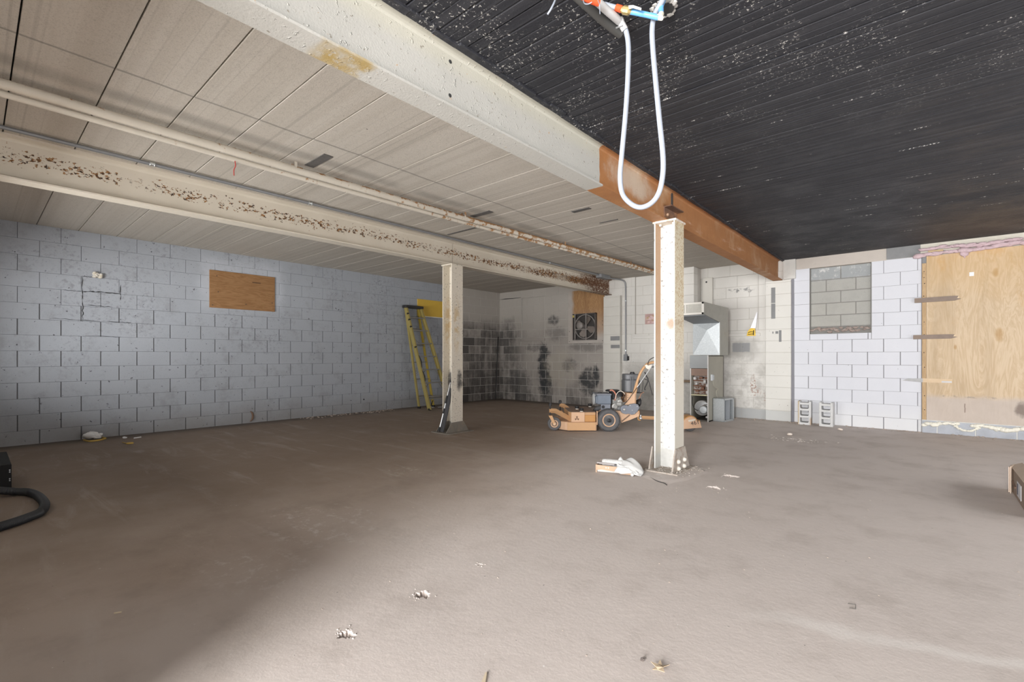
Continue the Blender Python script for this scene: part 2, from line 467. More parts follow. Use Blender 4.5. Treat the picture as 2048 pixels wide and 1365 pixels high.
def mat_column(name, xr, zlo, a, b, rustk, gr):
    t = NT(name); t.pos()
    c = t.mix(t.noise(3, 4), a, b)
    c = t.mix(t.mul(t.mr(t.noise(55, 4, .65), .55, .66), rustk), c, (.36, .235, .12))
    c = t.mix(t.mul(specks(t, 40, .635, .02), .8), c, (.14, .125, .11))
    foot = t.mr(t.addm(t.Z, t.mul(t.addm(t.noise(12, 4), -.5), .07)), zlo + .01, zlo - .01)
    c = t.mix(foot, c, t.mix(t.noise(20, 5), dim(gr, .8), dim(gr, 1.2)))
    return t, c

def mat_column_near():
    t, c = mat_column('white_painted_column_steel', None, .20, (.55, .55, .54), (.62, .62, .615), .0, (.50, .50, .48))
    # yellowed, finely rusted outer faces of the flanges (face normals point along X)
    nx = t.n('ShaderNodeSeparateXYZ'); t.put(nx.inputs[0], t.nrm)
    side = t.mr(t.m('ABSOLUTE', nx.outputs[0]), .5, .8)
    y = t.mix(t.mr(t.noise(60, 4, .65), .48, .62), (.66, .60, .46), (.45, .31, .16))
    y = t.mix(t.mr(t.Z, 1.7, .6), y, (.58, .55, .48))
    hit = t.mul(side, t.mr(t.Z, .12, .2))
    c = t.mix(hit, c, y)
    inner = t.mul(side, t.mul(t.mr(t.X, -2.0, -2.04), t.mr(t.Z, .5, 1.4)))
    c = t.mix(t.mul(inner, .9), c, (.52, .33, .20))
    c = t.mix(t.mul(t.blob('XZ', (-1.93, 1.48), (.07, .07), .25, 14), .9), c, (.36, .26, .18))
    return t.out(c, .5)

def mat_column_far():
    t, c = mat_column('stained_cream_column_steel', None, .155, (.66, .61, .52), (.77, .72, .63), .25, (.24, .215, .185))
    c = t.mix(t.mul(t.mul(t.blob('YZ', (4.80, 1.62), (.07, .45), .25, 9), t.mr(t.noise(9, 5, .7), .42, .58)), .7), c, (.54, .36, .13))
    c = t.mix(t.blob('YZ', (4.86, .78), (.06, .16), .3, 12), c, (.10, .095, .09))
    return t.out(c, .6)

def mat_plywood(name, a, b, knots, grain='Z', lowdirt=True, fine=1.0):
    t = NT(name); t.pos()
    s = (7*fine, 7*fine, .9*fine) if grain == 'Z' else (.9*fine, .9*fine, 8*fine)
    w = t.noise(1.0, 5, .6, t.sv(*s), 1.3)
    lines = t.m('FRACT', t.mul(t.addm(w, t.mul(t.noise(.9, 2), .5)), 9))
    lines = t.m('ABSOLUTE', t.addm(lines, -.5))
    c = t.mix(t.mr(t.addm(t.mul(lines, .9), t.mul(t.noise(1.0, 4, .7, t.sv(*[q*2.5 for q in s])), .6)), .15, .85), a, b)
    c = t.mix(t.mul(t.mr(t.noise(1.0, 4, .6, t.sv(*[q*.45 for q in s]), .8), .48, .68), .55), c, dim(a, .82))
    for p, q in knots:
        c = t.mix(t.mul(t.blob('XZ', p, (q*.45, q), .16, 11), .6), c, (.40, .22, .06))
    return t, c

M = {}
M['blue'] = mat_block_blue(); M['soot'] = mat_block_soot(); M['white'] = mat_block_white()
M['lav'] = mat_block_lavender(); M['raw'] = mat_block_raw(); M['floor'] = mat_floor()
M['plank'] = mat_plank_pale(); M['black_plank'] = mat_plank_black()
M['beam'] = mat_beam_paint(); M['rust'] = mat_rust(); M['beam2'] = mat_beam_speckled()
M['col1'] = mat_column_near(); M['col2'] = mat_column_far()
M['joint_dark'] = mk('open_mortar_joint', (.10, .10, .105), .9)
M['joint_white'] = mk('painted_mortar_joint', (.52, .50, .47), .85)
M['joint_mid'] = mk('grey_open_joint', (.22, .22, .235), .9)
M['joint_raw'] = mk('grey_mortar', (.24, .235, .22), .9, bump=.3)
M['shadow_gap'] = mk('dark_gap', (.03, .03, .03), .9)
M['concrete'] = mk('pinkish_bare_concrete', (.52, .475, .43), .85, var=.14, scale=4, dirt=(.36, .33, .30), dirt_amt=.3, bump=.3)
M['concrete_dark'] = mk('bare_grey_concrete', (.24, .245, .25), .85, dirt=(.45, .45, .44), dirt_amt=.25, dscale=6, bump=.3)
M['unseen_wall'] = mk('unseen_white_wall', (.60, .59, .57), .8)
M['grey_strip'] = mk('unpainted_grey_strip', (.235, .235, .26), .85, bump=.2)

# ================================================================ the room shell
XL, YB, ZC, ZB = -8.759, 9.491, 2.864, 2.838     # left wall, back wall, pale ceiling, black ceiling
BED = [round(-.025 + .2065*k, 4) for k in range(15)]   # block courses

def struct(name, label, mb, mat, **k):
    o = mb.build(name, mat, **k); return tag(o, label, None, None, 'structure')

# the slab top is laid out as patches so that the broken pits can be real hollows in it
PITS = [(*(-1.820, 1.428, 0.000)[:2], .040, 1), (*(-1.794, 1.016, 0.000)[:2], .036, 2), (*(-1.399, 4.262, 0.000)[:2], .055, 3), (*(-1.412, 4.778, 0.000)[:2], .060, 4), (*(-1.846, 1.841, 0.000)[:2], .016, 5)]
def slab():
    b = MB().box(-9.2, 3.4, -4.5, 9.9, -.3, -.06)
    rc = [(x-1.7*r, x+1.7*r, y-1.4*r, y+1.4*r) for x, y, r, s in PITS]
    xs = sorted({-9.2, 3.4, *[q for a in rc for q in a[:2]]}); ys = sorted({-4.5, 9.9, *[q for a in rc for q in a[2:]]})
    for x0, x1 in zip(xs, xs[1:]):
        for y0, y1 in zip(ys, ys[1:]):
            mx, my = (x0+x1)/2, (y0+y1)/2
            if any(a < mx < b_ and c < my < d for a, b_, c, d in rc): continue
            b.add([(x0, y0, 0), (x1, y0, 0), (x1, y1, 0), (x0, y1, 0)], [(0, 1, 2, 3)])
    for (x0, x1, y0, y1), (px, py, r, s) in zip(rc, PITS):
        nx, ny = 44, 36; rnd = random.Random(s); vs = []; fs = []
        ph = [(rnd.uniform(.10, .2), k, rnd.uniform(0, 6)) for k in (2, 3, 5, 8, 13)]
        dent = [(rnd.uniform(-.7, .7)*r, rnd.uniform(-.5, .5)*r, rnd.uniform(.1, .3)*r, rnd.uniform(.2, .5)) for _ in range(14)]
        for i in range(nx+1):
            for j in range(ny+1):
                x = x0+(x1-x0)*i/nx; y = y0+(y1-y0)*j/ny; dx, dy = x-px, (y-py)/.72
                d = math.hypot(dx, dy)/r; q = math.atan2(dy, dx)
                e = 1+sum(a*math.sin(k*q+o)*(.6 if k > 4 else 1) for a, k, o in ph)
                t = max(0, min(1, (e-d)/.22)); z = -.022*min(1, r/.035)*t*t*(3-2*t)
                for cx, cy, cr, h in dent:
                    z += t*.012*h*max(0, 1-math.hypot(x-px-cx, y-py-cy)/cr)
                if i in (0, nx) or j in (0, ny): z = 0
                vs.append((x, y, min(z, 0)))
        for i in range(nx):
            for j in range(ny):
                k = i*(ny+1)+j; fs.append((k, k+ny+1, k+ny+2, k+1))
        b.add(vs, fs)
    return b
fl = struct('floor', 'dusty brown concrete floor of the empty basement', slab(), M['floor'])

def seen(p):
    """rough size a block has from the doorway, used to choose which blocks become single parts"""
    d = -.659*p[0] + .752*p[1]; l = .752*p[0] + .659*p[1]
    if d < .3: return 0
    a = l/d
    if abs(a) > 1.2 or abs((p[2]-1.14)/d) > .9: return .02/(d*d)
    return 1/(d*d)

_bm = {}
def block_mesh(w, h, mat, ch=.003):
    """one masonry block: front face towards -y, its back in the wall"""
    key = (round(w, 3), round(h, 3), mat.name)
    if key not in _bm:
        w2 = w/2; d = .05
        vs = [(-w2, d, 0), (w2, d, 0), (w2, d, h), (-w2, d, h), (-w2, ch, 0), (w2, ch, 0), (w2, ch, h), (-w2, ch, h),
              (-w2+ch, 0, ch), (w2-ch, 0, ch), (w2-ch, 0, h-ch), (-w2+ch, 0, h-ch)]
        fs = [(8, 9, 10, 11)] + [(4+i, 4+(i+1) % 4, 8+(i+1) % 4, 8+i) for i in range(4)] + [(i, (i+1) % 4, 4+(i+1) % 4, 4+i) for i in range(4)]
        _bm[key] = MB().add(vs, fs).mesh('block', mat)
    return _bm[key]

def lay(parent, cells, side, face, cap=300, proud=.0015):
    """cells of (u0, u1, z0, z1, material); side 'left' runs along y at x=face, 'back' along x at y=face"""
    rnd = random.Random(len(cells)+int(face*100))
    items = []
    for u0, u1, z0, z1, m in cells:
        c = ((face, (u0+u1)/2, (z0+z1)/2) if side == 'left' else ((u0+u1)/2, face, (z0+z1)/2))
        items.append((-seen(c)*(u1-u0)*(z1-z0), u0, u1, z0, z1, m))
    items.sort(key=lambda q: q[0])
    rest = {}
    Mi = chain_matrix(parent).inverted()
    for i, (_, u0, u1, z0, z1, m) in enumerate(items):
        p = rnd.uniform(-proud, proud)
        T = tr(face + p, (u0+u1)/2, z0) @ rot('Z', 90) if side == 'left' else tr((u0+u1)/2, face + p, z0)
        if i < cap:
            o = D.objects.new('block', block_mesh(u1-u0, z1-z0, m)); COL.objects.link(o)
            o.parent = parent; o.matrix_local = Mi @ T
        else:
            me = block_mesh(u1-u0, z1-z0, m)
            b = rest.setdefault(m.name, (MB(), m))[0]
            b.add([tuple(v.co) for v in me.vertices], [tuple(f.vertices) for f in me.polygons], T)
    if rest:
        big = MB(); mats = []
        for b, m in rest.values():
            big.cm = len(mats); mats.append(m); big.add(b.v, b.f)
        big.build('far_blocks', mats, parent, world=True, kind='stuff')

def courses(u0, u1, off, mat, gap=.009, bed=.004, holes=(), beds=BED, k0=0, k1=14, pitch=.4075):
    """running-bond cells; off(k) gives a joint position of course k; mat(u, z) picks the paint"""
    out = []
    for k in range(k0, k1):
        z0, z1 = beds[k], beds[k+1]; zm = (z0+z1)/2
        spans = [(u0, u1)]
        for a, b, c, d in holes:
            if c < zm < d:
                spans = [s for x, y in spans for s in ((x, min(y, a)), (max(x, b), y)) if s[1]-s[0] > .03]
        j0 = off(k) - 60*pitch
        g = gap(k) if callable(gap) else gap
        for x, y in spans:
            cuts = [x] + [j0+i*pitch for i in range(140) if x + .03 < j0+i*pitch < y - .03] + [y]
            for a, b in zip(cuts, cuts[1:]):
                out.append((a+g/2, b-g/2, z0+bed/2, z1-bed/2, mat((a+b)/2, zm)))
    return out

# ---- left wall: grey-blue paint as far as the ladder, soot-stained white beyond
wl = struct('wall_left', 'long concrete block wall painted blue grey, sooty white beyond the ladder', MB().box(XL-.20, XL-.007, -.7, 9.7, -.05, 2.9), M['joint_dark'])
tail = MB().box(XL-.012, XL-.0035, 7.475, 9.50, -.03, 2.87).build('painted_mortar', M['joint_white'], wl, world=True)
cl = courses(-.15, 7.47, lambda k: .196 if k % 2 == 0 else .4015, lambda u, z: M['blue'], gap=lambda k: .010 if k < 9 else .004, bed=.0015)
cl += courses(7.47, 9.491, lambda k: .196 if k % 2 == 0 else .4015, lambda u, z: M['soot'], gap=.010, bed=.009)
lay(wl, cl, 'left', XL)

# ---- back wall
W1 = (-7.985, -7.237, 1.6, 2.66); W2 = (-4.773, -3.76, 1.6, 2.9); W3 = (-3.32, -2.329, 1.6, 2.66)
W4 = (-1.526, -.681, 1.515, 2.655)
def holed(mb, x0, x1, y0, y1, z0, z1, holes):
    xs = sorted({x0, x1, *[h[0] for h in holes], *[h[1] for h in holes]})
    for a, b_ in zip(xs, xs[1:]):
        cut = [h for h in holes if h[0] < (a+b_)/2 < h[1]]
        if cut:
            h = cut[0]; mb.box(a, b_, y0, y1, z0, h[2])
            if h[3] < z1: mb.box(a, b_, y0, y1, h[3], z1)
        else: mb.box(a, b_, y0, y1, z0, z1)
    return mb
wb = struct('wall_back', 'back wall of painted concrete block, sooty at left and white at right', holed(MB(), -8.9, 3.3, YB+.004, YB+.25, -.05, 2.9, [W1, W2, W3, W4]), M['joint_white'])
def bmat(u, z):
    if u < -5.56: return M['soot']
    return M['white'] if u < -1.78 else M['lav']
cb = courses(-8.759, -5.56, lambda k: .14 if k % 2 else .3437, bmat, gap=.008, bed=.007, holes=[W1])
cb += courses(-5.56, -1.80, lambda k: .03 if k % 2 else .2337, bmat, gap=.005, bed=.005, holes=[W2, W3])
cb += courses(-1.762, -.072, lambda k: -.323 if k % 2 else -.1195, bmat, gap=lambda k: .008 if k < 7 else .005, bed=.001, holes=[W4], k1=13)
cb += [(-1.526+.003, -1.136, 1.4225, 1.524, M['lav']), (-1.127, -.728, 1.4225, 1.524, M['lav']), (-.719, -.684, 1.4225, 1.524, M['lav'])]
cb += courses(1.23, 2.99, lambda k: -.323 if k % 2 else -.1195, bmat, gap=.006, bed=.001, k0=1, k1=13)
lay(wb, cb, 'back', YB)
holed(MB(), -1.79, -.06, YB+.0025, YB+.006, -.03, 2.66, [W4]).build('open_joints', M['joint_mid'], wb, world=True)
MB().box(-1.800, -1.760, YB-.001, YB+.02, 0, 2.50).build('grey_strip', M['grey_strip'], wb, world=True, label='unpainted dark grey vertical strip beside the right pilaster')

def infill(n, w, label, mat, depth, beds, off, sill=None, gap=.006, bed=.006, back='joint_white'):
    x0, x1, z0, z1 = w
    o = struct('window_%d' % n, label, MB().box(x0, x1, YB+depth+.006, YB+depth+.06, z0, z1), M[back])
    b = MB()
    for a in (x0, x1):
        b.box(a-.004, a+.004, YB+.001, YB+depth+.03, z0, z1)
    b.build('reveal', M[back], o, world=True)
    cells = courses(x0+.006, x1-.006, off, lambda u, z: M[mat], gap, bed, (), beds, 0, len(beds)-1)
    lay(o, cells, 'back', YB+depth, cap=300)
    if sill:
        MB().cbox(x0-.03, x1+.03, YB-.03, YB+.03, sill-.06, sill, .006).build('sill', M['white' if n > 1 else 'soot'], o, world=True)
    return o
infill(1, (-7.985, -7.237, 1.617, 2.66), 'bricked-up window by the sooty far left corner of the back wall', 'soot', .030, BED[8:14], lambda k: -7.6 if k % 2 else -7.4, 1.60)
infill(2, (-4.773, -3.76, 1.617, 2.864), 'bricked-up white window left of the near column, a pink hole in it', 'white', .03, BED[8:15], lambda k: -4.4 if k % 2 else -4.2, 1.585)
infill(3, (-3.32, -2.329, 1.617, 2.66), 'bricked-up white window between the furnace hood and the right pilaster', 'white', .02, BED[8:14], lambda k: -2.9 if k % 2 else -2.7, 1.575)
w4 = infill(4, (-1.526, -.681, 1.527, 2.65), 'window blocked with bare grey unpainted concrete blocks', 'raw', .045,
            [1.646, 1.838, 2.04, 2.238, 2.438, 2.648], lambda k: (-1.092 if k % 2 == 0 else -1.295), None, .012, .012, 'joint_raw')
b = MB(); rr = random.Random(3)
for i in range(26):
    x = -1.50 + i*.0315; b.lump((x, YB+.03+rr.uniform(-.006, .01), 1.565+rr.uniform(-.01, .055)), rr.uniform(.022, .036), i, (1.2, .7, .8), .4, 1)
tag(b.build('mortar_rubble', mk('brick_and_mortar_rubble', (.33, .27, .24), .9, var=.4, scale=14, dirt=(.55, .5, .48), dirt_amt=.35, dscale=18, bump=.5), w4, world=True, label='crumbled brick and mortar along the window foot'), kind='stuff')

# bearing band, lintel and pier pieces above the cool white stretch
struct('trim_1', 'pinkish bare concrete lintel band above the grey blocked window', MB().cbox(-1.726, -.495, YB-.004, YB+.1, 2.652, 2.86, .004), M['concrete'])
struct('trim_2', 'dark grey bare concrete piece of the band beside the pink insulation', MB().cbox(-.49, -.088, YB-.006, YB+.1, 2.664, 2.86, .004), M['concrete_dark'])
struct('trim_3', 'smudged white pier block right of the rusty beam end', MB().cbox(-1.925, -1.732, YB-.05, YB+.1, 2.50, 2.86, .006),
       mk('smudged_white_block', (.60, .59, .56), .8, dirt=(.22, .22, .22), dirt_amt=.3, dscale=7, bump=.3))
struct('trim_4', 'cream bare plaster band above the pink insulation and plywood', MB().cbox(-.086, 3.2, YB-.002, YB+.1, 2.70, 2.87, .004), mk('cream_plaster', (.66, .63, .55), .85, bump=.3))
# bare block course under the plywood
ub = struct('trim_5', 'course of bare blue-grey blocks under the big plywood sheet', MB().box(-.07, 3.2, YB-.03, YB+.1, -.03, .19), mk('whitish_mortar', (.62, .62, .60), .9, bump=.3))
m_ub = mk('bare_blue_grey_block', (.43, .455, .50), .9, var=.2, bump=.4)
lay(ub, [(-.066, .095, -.02, .178, m_ub)] + [(.11+.4075*i, .11+.4075*i+.393, -.02, .178, m_ub) for i in range(5)], 'back', YB-.036)

# pilasters under the beams
def pilaster(x0, x1, yf, zt, label, pale, patches):
    p = thing('pilaster', ((x0+x1)/2, YB, 0), label, None, kind='structure')
    MB().box(x0+.004, x1-.004, yf+.004, YB+.02, 0, zt-.004).build('core', M['joint_white'], p, world=True)
    k = 0
    for z0, z1 in zip(BED, BED[1:]):
        z0 = max(z0, 0); z1 = min(z1, zt)
        if z1-z0 < .03: continue
        MB().cbox(x0, x1, yf, YB+.01, z0+.0025, z1-.0025, .004).build('block', pale, p, world=True)
    for a, b_, c, d in patches:
        MB().cbox(a, b_, yf-.003, yf+.006, c, d, .001).build('bare_patch', M['concrete_dark'], p, world=True, label='small bare grey patch')
    return p
M['pil'] = mk('cream_white_painted_block', (.64, .625, .58), .75, var=.1, scale=3, bump=.25, dirt=(.52, .50, .45), dirt_amt=.25)
def mat_pil_right():
    t = NT('cream_white_pilaster_paint'); t.pos()
    c = t.mix(t.noise(2.5, 4), (.64, .63, .59), (.73, .72, .685))
    c = t.mix(t.mr(t.addm(t.Z, t.mul(t.noise(8, 4), .06)), .225, .20), c, (.56, .57, .56))
    c = t.mix(t.mul(specks(t, 24, .715), .75), c, (.17, .165, .16))
    t.bump(t.noise(60, 4), .2, .005); return t.out(c, .72)
pilaster(-5.49, -5.078, 9.39, 2.486, 'cream block pilaster under the rust-blistered beam, left of the conduit', M['pil'],
         [(-5.313, -5.085, 1.495, 1.59), (-5.305, -5.085, 1.325, 1.40)])
pilaster(-2.200, -1.800, 9.435, 2.488, 'white block pilaster under the rusty beam end with grey patches', mat_pil_right(),
         [(-2.108, -2.042, 2.095, 2.37), (-2.108, -2.042, 1.815, 2.085), (-1.985, -1.945, 1.40, 1.605), (-2.04, -1.995, 1.545, 1.59), (-2.09, -2.07, 1.55, 1.585)])

# walls behind the viewer: left bay front, passage in from the garage door, right side
struct('unseen_wall_front', 'unseen plain front wall of the left bay, opening added for the fill lamp', MB().box(-9.0, -7.6, -.7, -.5, 0, 2.9).box(-2.4, -1.47, -.7, -.5, 0, 2.9).box(-7.6, -2.4, -.7, -.5, 2.02, 2.9).box(-7.6, -2.4, -.7, -.5, 0, .85), M['unseen_wall'])  # unseen; opening put in for left fill, sill and lintel trim its light
struct('wall_passage', 'plain side wall of the entry passage', MB().box(-1.67, -1.47, -4.3, -.5, 0, 2.9), M['unseen_wall'])
struct('wall_entrance', 'wall around the open garage door', MB().box(-1.67, -.62, -4.3, -4.1, 0, 2.9).box(.86, 3.4, -4.3, -4.1, 0, 2.9).box(-.62, .86, -4.3, -4.1, 2.65, 2.9), M['unseen_wall'])
struct('unseen_wall_right', 'unseen plain right wall, opening added for the fill lamp', MB().box(3.0, 3.2, -4.3, 3.2, 0, 2.9).box(3.0, 3.2, 7.6, 9.7, 0, 2.9).box(3.0, 3.2, 3.2, 7.6, 2.4, 2.9).box(3.0, 3.2, 3.2, 7.6, 0, .25), M['unseen_wall'])  # unseen; opening put in for the right fill lamp

# ---- ceiling of concrete planks: two pale bays and one painted black
ce = struct('ceiling', 'plank ceiling, pale bare concrete at left and black painted at right', MB().box(-9.0, 3.4, -4.5, 9.8, 3.0, 3.2), M['shadow_gap'])
P0, PP = .575, .4075
def plank_mesh(length, mat, w=PP-.006, grooves=()):
    h = .15; c = .0025
    prof = [(-w/2, h), (-w/2, c), (-w/2+c, 0)]
    for g, gw, gd in grooves:
        prof += [(g-gw, 0), (g-gw*.4, gd), (g+gw*.4, gd), (g+gw, 0)]
    prof += [(w/2-c, 0), (w/2, c), (w/2, h)]
    return MB().prism([(a, b_) for a, b_ in prof], -length/2, length/2, 'x').mesh('plank', mat)
rp = random.Random(11)
for x0, x1, z, mat, gr in [(XL-.06, -5.42, ZC, M['plank'], ()), (-5.40, -2.025, ZC, M['plank'], ()),
                           (-1.94, 3.1, ZB, M['black_plank'], ((-.13, .008, .007), (-.06, .005, .004), (.012, .008, .008), (.08, .004, .004), (.135, .007, .006)))]:
    me = plank_mesh(x1-x0, mat, PP - .008, gr)
    for i in range(-3, 23):
        yc = P0 + PP*(i-.5)
        if yc > 9.75: break
        o = D.objects.new('plank', me); COL.objects.link(o); o.parent = ce
        o.matrix_local = chain_matrix(ce).inverted() @ tr((x0+x1)/2, yc, z + (0 if mat is M['plank'] else rp.uniform(-.0025, .0025)))
bx = MB().box(-1.94, 3.1, -4.3, P0-PP*4, ZB, 3.0).build('plank_rear', M['black_plank'], ce, world=True)
m_patch = mk('dark_grey_patch', (.11, .105, .10), .8, var=.3, scale=30)  # plain dark grey for the rectangular ceiling patches
for (x0, x1, y0, y1) in [(-4.21, -3.855, 1.98, 2.063), (-4.215, -3.893, 4.03, 4.112), (-3.185, -2.948, 4.697, 4.767), (-3.183, -2.925, 5.335, 5.36), (-5.1, -4.37, 4.43, 4.465)]:
    MB().cbox(x0, x1, y0, y1, ZC-.006, ZC+.004, .001).build('ceiling_patch', m_patch, ce, world=True, label='dark rectangular patch on the pale planks')
b = MB()
for k in range(60):
    y = -.4 + k*.165
    b.cbox(-1.945, -1.90+rp.uniform(-.012, .006), y, y+.166, ZB-.014+rp.uniform(-.003, .003), ZB+.01, .003)
b.build('edge_strip', M['black_plank'], ce, world=True)

# ================================================================ steel frame
def ibeam(y0, y1, xc, zb, zt, hw, tf, tw, mb=None, fil=.018):
    w = tw/2
    right = [(hw, zb), (hw, zb+tf*.8), (w+fil, zb+tf*1.25), (w+fil*.3, zb+tf+fil*.6), (w, zb+tf+fil*1.3),
             (w, zt-tf-fil*1.3), (w+fil*.3, zt-tf-fil*.6), (w+fil, zt-tf*1.25), (hw, zt-tf*.8), (hw, zt)]
    left = [(-a, b_) for a, b_ in reversed(right)]
    return (mb or MB()).prism([(xc+a, b_) for a, b_ in right+left], y0, y1, 'y')

bm1 = thing('steel_beam', (-2.015, 2.0, 2.494), 'cream painted main steel beam overhead, bare and rusty near the column', 'beam')
ibeam(-.65, 4.805, -2.015, 2.494, ZC, .075, .016, .011).build('beam_section', M['beam'], bm1, world=True)
bm2 = thing('steel_beam', (-2.015, 7.2, 2.494), 'fully rusted steel beam from the near column to the back wall', 'beam')
ibeam(4.822, 9.51, -2.015, 2.494, ZC, .075, .016, .011).build('beam_section', M['rust'], bm2, world=True)
m_dr = mk('dark_rusted_angle', (.13, .07, .045), .7, var=.35, scale=14, dirt=(.34, .17, .08), dirt_amt=.4)
m_bolt = mk('rusty_bolt', (.50, .33, .22), .6, var=.25, scale=30)
def hexbolt(p, ax, r=.012, h=.012):
    T = tr(*p) @ {'x': rot('Y', 90), '-y': rot('X', 90), '-x': rot('Y', -90), '-z': rot('X', 180), 'z': Matrix()}[ax]
    return MB().lathe([(r, 0), (r, h*.7), (r*.8, h), (0, h)], 6, T)
an = MB().prism([(-2.009, 2.512), (-1.999, 2.512), (-1.999, 2.650), (-1.925, 2.650), (-1.925, 2.660), (-2.009, 2.660)], 4.62, 4.93, 'y').build('clip_angle', m_dr, bm2, world=True, label='dark rusty angle bracket over the beam joint')
for y, z in ((4.68, 2.585), (4.87, 2.575)):
    hexbolt((-1.999, y, z), 'x', .014, .016).build('bolt', m_bolt, an, world=True)
MB().cbox(-2.02, -1.998, 4.800, 4.826, 2.67, 2.84, .002).build('splice_gap', M['shadow_gap'], bm2, world=True)
for y, z in ((1.77, 2.79), (1.768, 2.60)):
    MB().cyl((-2.013, y, z), (-2.0085, y, z), .011, None, 14).build('bolt_hole', M['shadow_gap'], bm1, world=True)
bm3 = thing('steel_beam', (-5.41, 2.0, 2.52), 'cream second steel beam with rust blisters, nearer half left of its column', 'beam')
ibeam(-.65, 4.80, -5.41, 2.52, ZC, .075, .016, .011).build('beam_section', M['beam2'], bm3, world=True)
bm4 = thing('steel_beam', (-5.41, 7.2, 2.52), 'second beam from its column to the back wall, heavily rusted at the end', 'beam')
ibeam(4.808, 9.51, -5.41, 2.52, ZC, .075, .016, .011).build('beam_section', M['beam2'], bm4, world=True)

def wcolumn(xo0, xo1, y0, y1, yw, z0, z1, tf=.013, tw=.011):
    p = [(xo0, y0), (xo0+tf, y0), (xo0+tf, yw-tw), (xo0+tf+.01, yw-tw/2), (xo1-tf-.01, yw-tw/2), (xo1-tf, yw-tw), (xo1-tf, y0), (xo1, y0),
         (xo1, y1), (xo1-tf, y1), (xo1-tf, yw+tw), (xo1-tf-.01, yw+tw/2), (xo0+tf+.01, yw+tw/2), (xo0+tf, yw+tw), (xo0+tf, y1), (xo0, y1)]
    return MB().prism(p, z0, z1, 'z')
m_pl = mk('dusty_base_steel', (.40, .36, .32), .8, var=.2, scale=18, dirt=(.28, .22, .17), dirt_amt=.45, dscale=14, bump=.3)
c1 = thing('steel_column', (-1.966, 4.65, 0), 'near steel column, white painted web, yellowed rusty flange', 'column')
wcolumn(-2.072, -1.860, 4.535, 4.762, 4.672, .018, 2.474).build('shaft', M['col1'], c1, world=True)
MB().cbox(-2.085, -1.845, 4.525, 4.775, 2.474, 2.493, .003).build('cap_plate', mk('flaking_cream_plate', (.72, .66, .58), .6, dirt=(.42, .22, .1), dirt_amt=.4, dscale=16), c1, world=True)
MB().cbox(-2.15, -1.79, 4.42, 4.92, .002, .018, .004).build('base_plate', m_pl, c1, world=True)
for xa, xb in ((-1.860, -1.848), (-2.096, -2.084)):
    MB().prism([(4.452, .018), (4.885, .018), (4.768, .235), (4.528, .235)], xa, xb, 'x').build('gusset_plate', m_pl, c1, world=True)
m_cb = mk('cream_bolt_head', (.68, .64, .57), .6, var=.15, scale=30)
for y, z in ((4.584, 0.106), (4.734, 0.105), (4.590, 0.037), (4.727, 0.041)):
    MB().lathe([(.024, 0), (.023, .012), (.014, .024), (0, .027)], 10, tr(-1.848, y, z) @ rot('Y', 90)).build('bolt', m_cb, c1, world=True, smooth=40)
for x, y in ((-2.035, 4.60), (-1.90, 4.60), (-2.035, 4.72), (-1.90, 4.72)):
    hexbolt((x, y, 2.474), '-z', .014, .02).build('bolt', m_cb, c1, world=True)
rr = random.Random(5)
pad = [(-2.30, 4.40), (-2.12, 4.24), (-1.92, 4.13), (-1.75, 4.12), (-1.66, 4.36), (-1.62, 4.80), (-1.72, 5.0), (-2.0, 5.05), (-2.25, 4.95), (-2.33, 4.6)]
def low_pad(poly, h, mat, par):
    cx_ = sum(p[0] for p in poly)/len(poly); cy_ = sum(p[1] for p in poly)/len(poly); n = len(poly)
    vs = [(x, y, .0003) for x, y in poly]+[(cx_+(x-cx_)*.82, cy_+(y-cy_)*.82, h) for x, y in poly]
    MB().add(vs, [tuple(range(n, 2*n))]+[(i, (i+1) % n, (i+1) % n+n, i+n) for i in range(n)]).build('grout_pad', mat, par, world=True)
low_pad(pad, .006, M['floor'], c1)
MB().tube(bez([(-2.027, 4.279, 0.002), (-1.875, 4.144, 0.002), (-1.784, 4.110, 0.002), (-1.737, 4.063, 0.002)], 5), .004, 5).build('pad_crack', M['shadow_gap'], c1, world=True)
MB().tube(bez([(-1.826, 4.893, 0.002), (-1.756, 4.896, 0.002), (-1.665, 4.808, 0.002)], 5), .003, 5).build('pad_crack', M['shadow_gap'], c1, world=True)
b = MB()
for i in range(46):
    b.lump((rr.uniform(-2.12, -1.80), rr.uniform(4.43, 4.66), .02), rr.uniform(.004, .012), i, (1, 1, .6), .4, 1)
for i in range(40):
    b.lump((rr.uniform(-1.84, -1.66), rr.uniform(4.42, 4.95), .008), rr.uniform(.003, .010), i+90, (1, 1, .6), .4, 1)
tag(b.build('grit', mk('loose_concrete_grit', (.40, .36, .32), .95, var=.4, scale=40), c1, world=True), kind='stuff')

c2 = thing('steel_column', (-5.41, 4.81, 0), 'far steel column, cream paint stained yellow, grey dusty flared foot', 'column')
wcolumn(-5.515, -5.305, 4.704, 4.923, 4.845, .018, 2.505).build('shaft', M['col2'], c2, world=True)
MB().cbox(-5.53, -5.29, 4.69, 4.935, 2.505, 2.52, .003).build('cap_plate', M['col2'], c2, world=True)
m_g2 = mk('dirty_grey_foot_steel', (.20, .18, .155), .85, var=.25, scale=10, dirt=(.30, .24, .18), dirt_amt=.35)
MB().cbox(-5.60, -5.20, 4.55, 5.06, .002, .018, .004).build('base_plate', m_g2, c2, world=True)
for xa, xb in ((-5.305, -5.293), (-5.527, -5.515)):
    MB().prism([(4.586, .018), (5.03, .018), (4.93, .165), (4.698, .160)], xa, xb, 'x').build('gusset_plate', m_g2, c2, world=True)
low_pad([(-5.75, 4.5), (-5.4, 4.32), (-5.05, 4.42), (-4.98, 4.9), (-5.1, 5.2), (-5.5, 5.3), (-5.8, 5.0)], .006, M['floor'], c2)

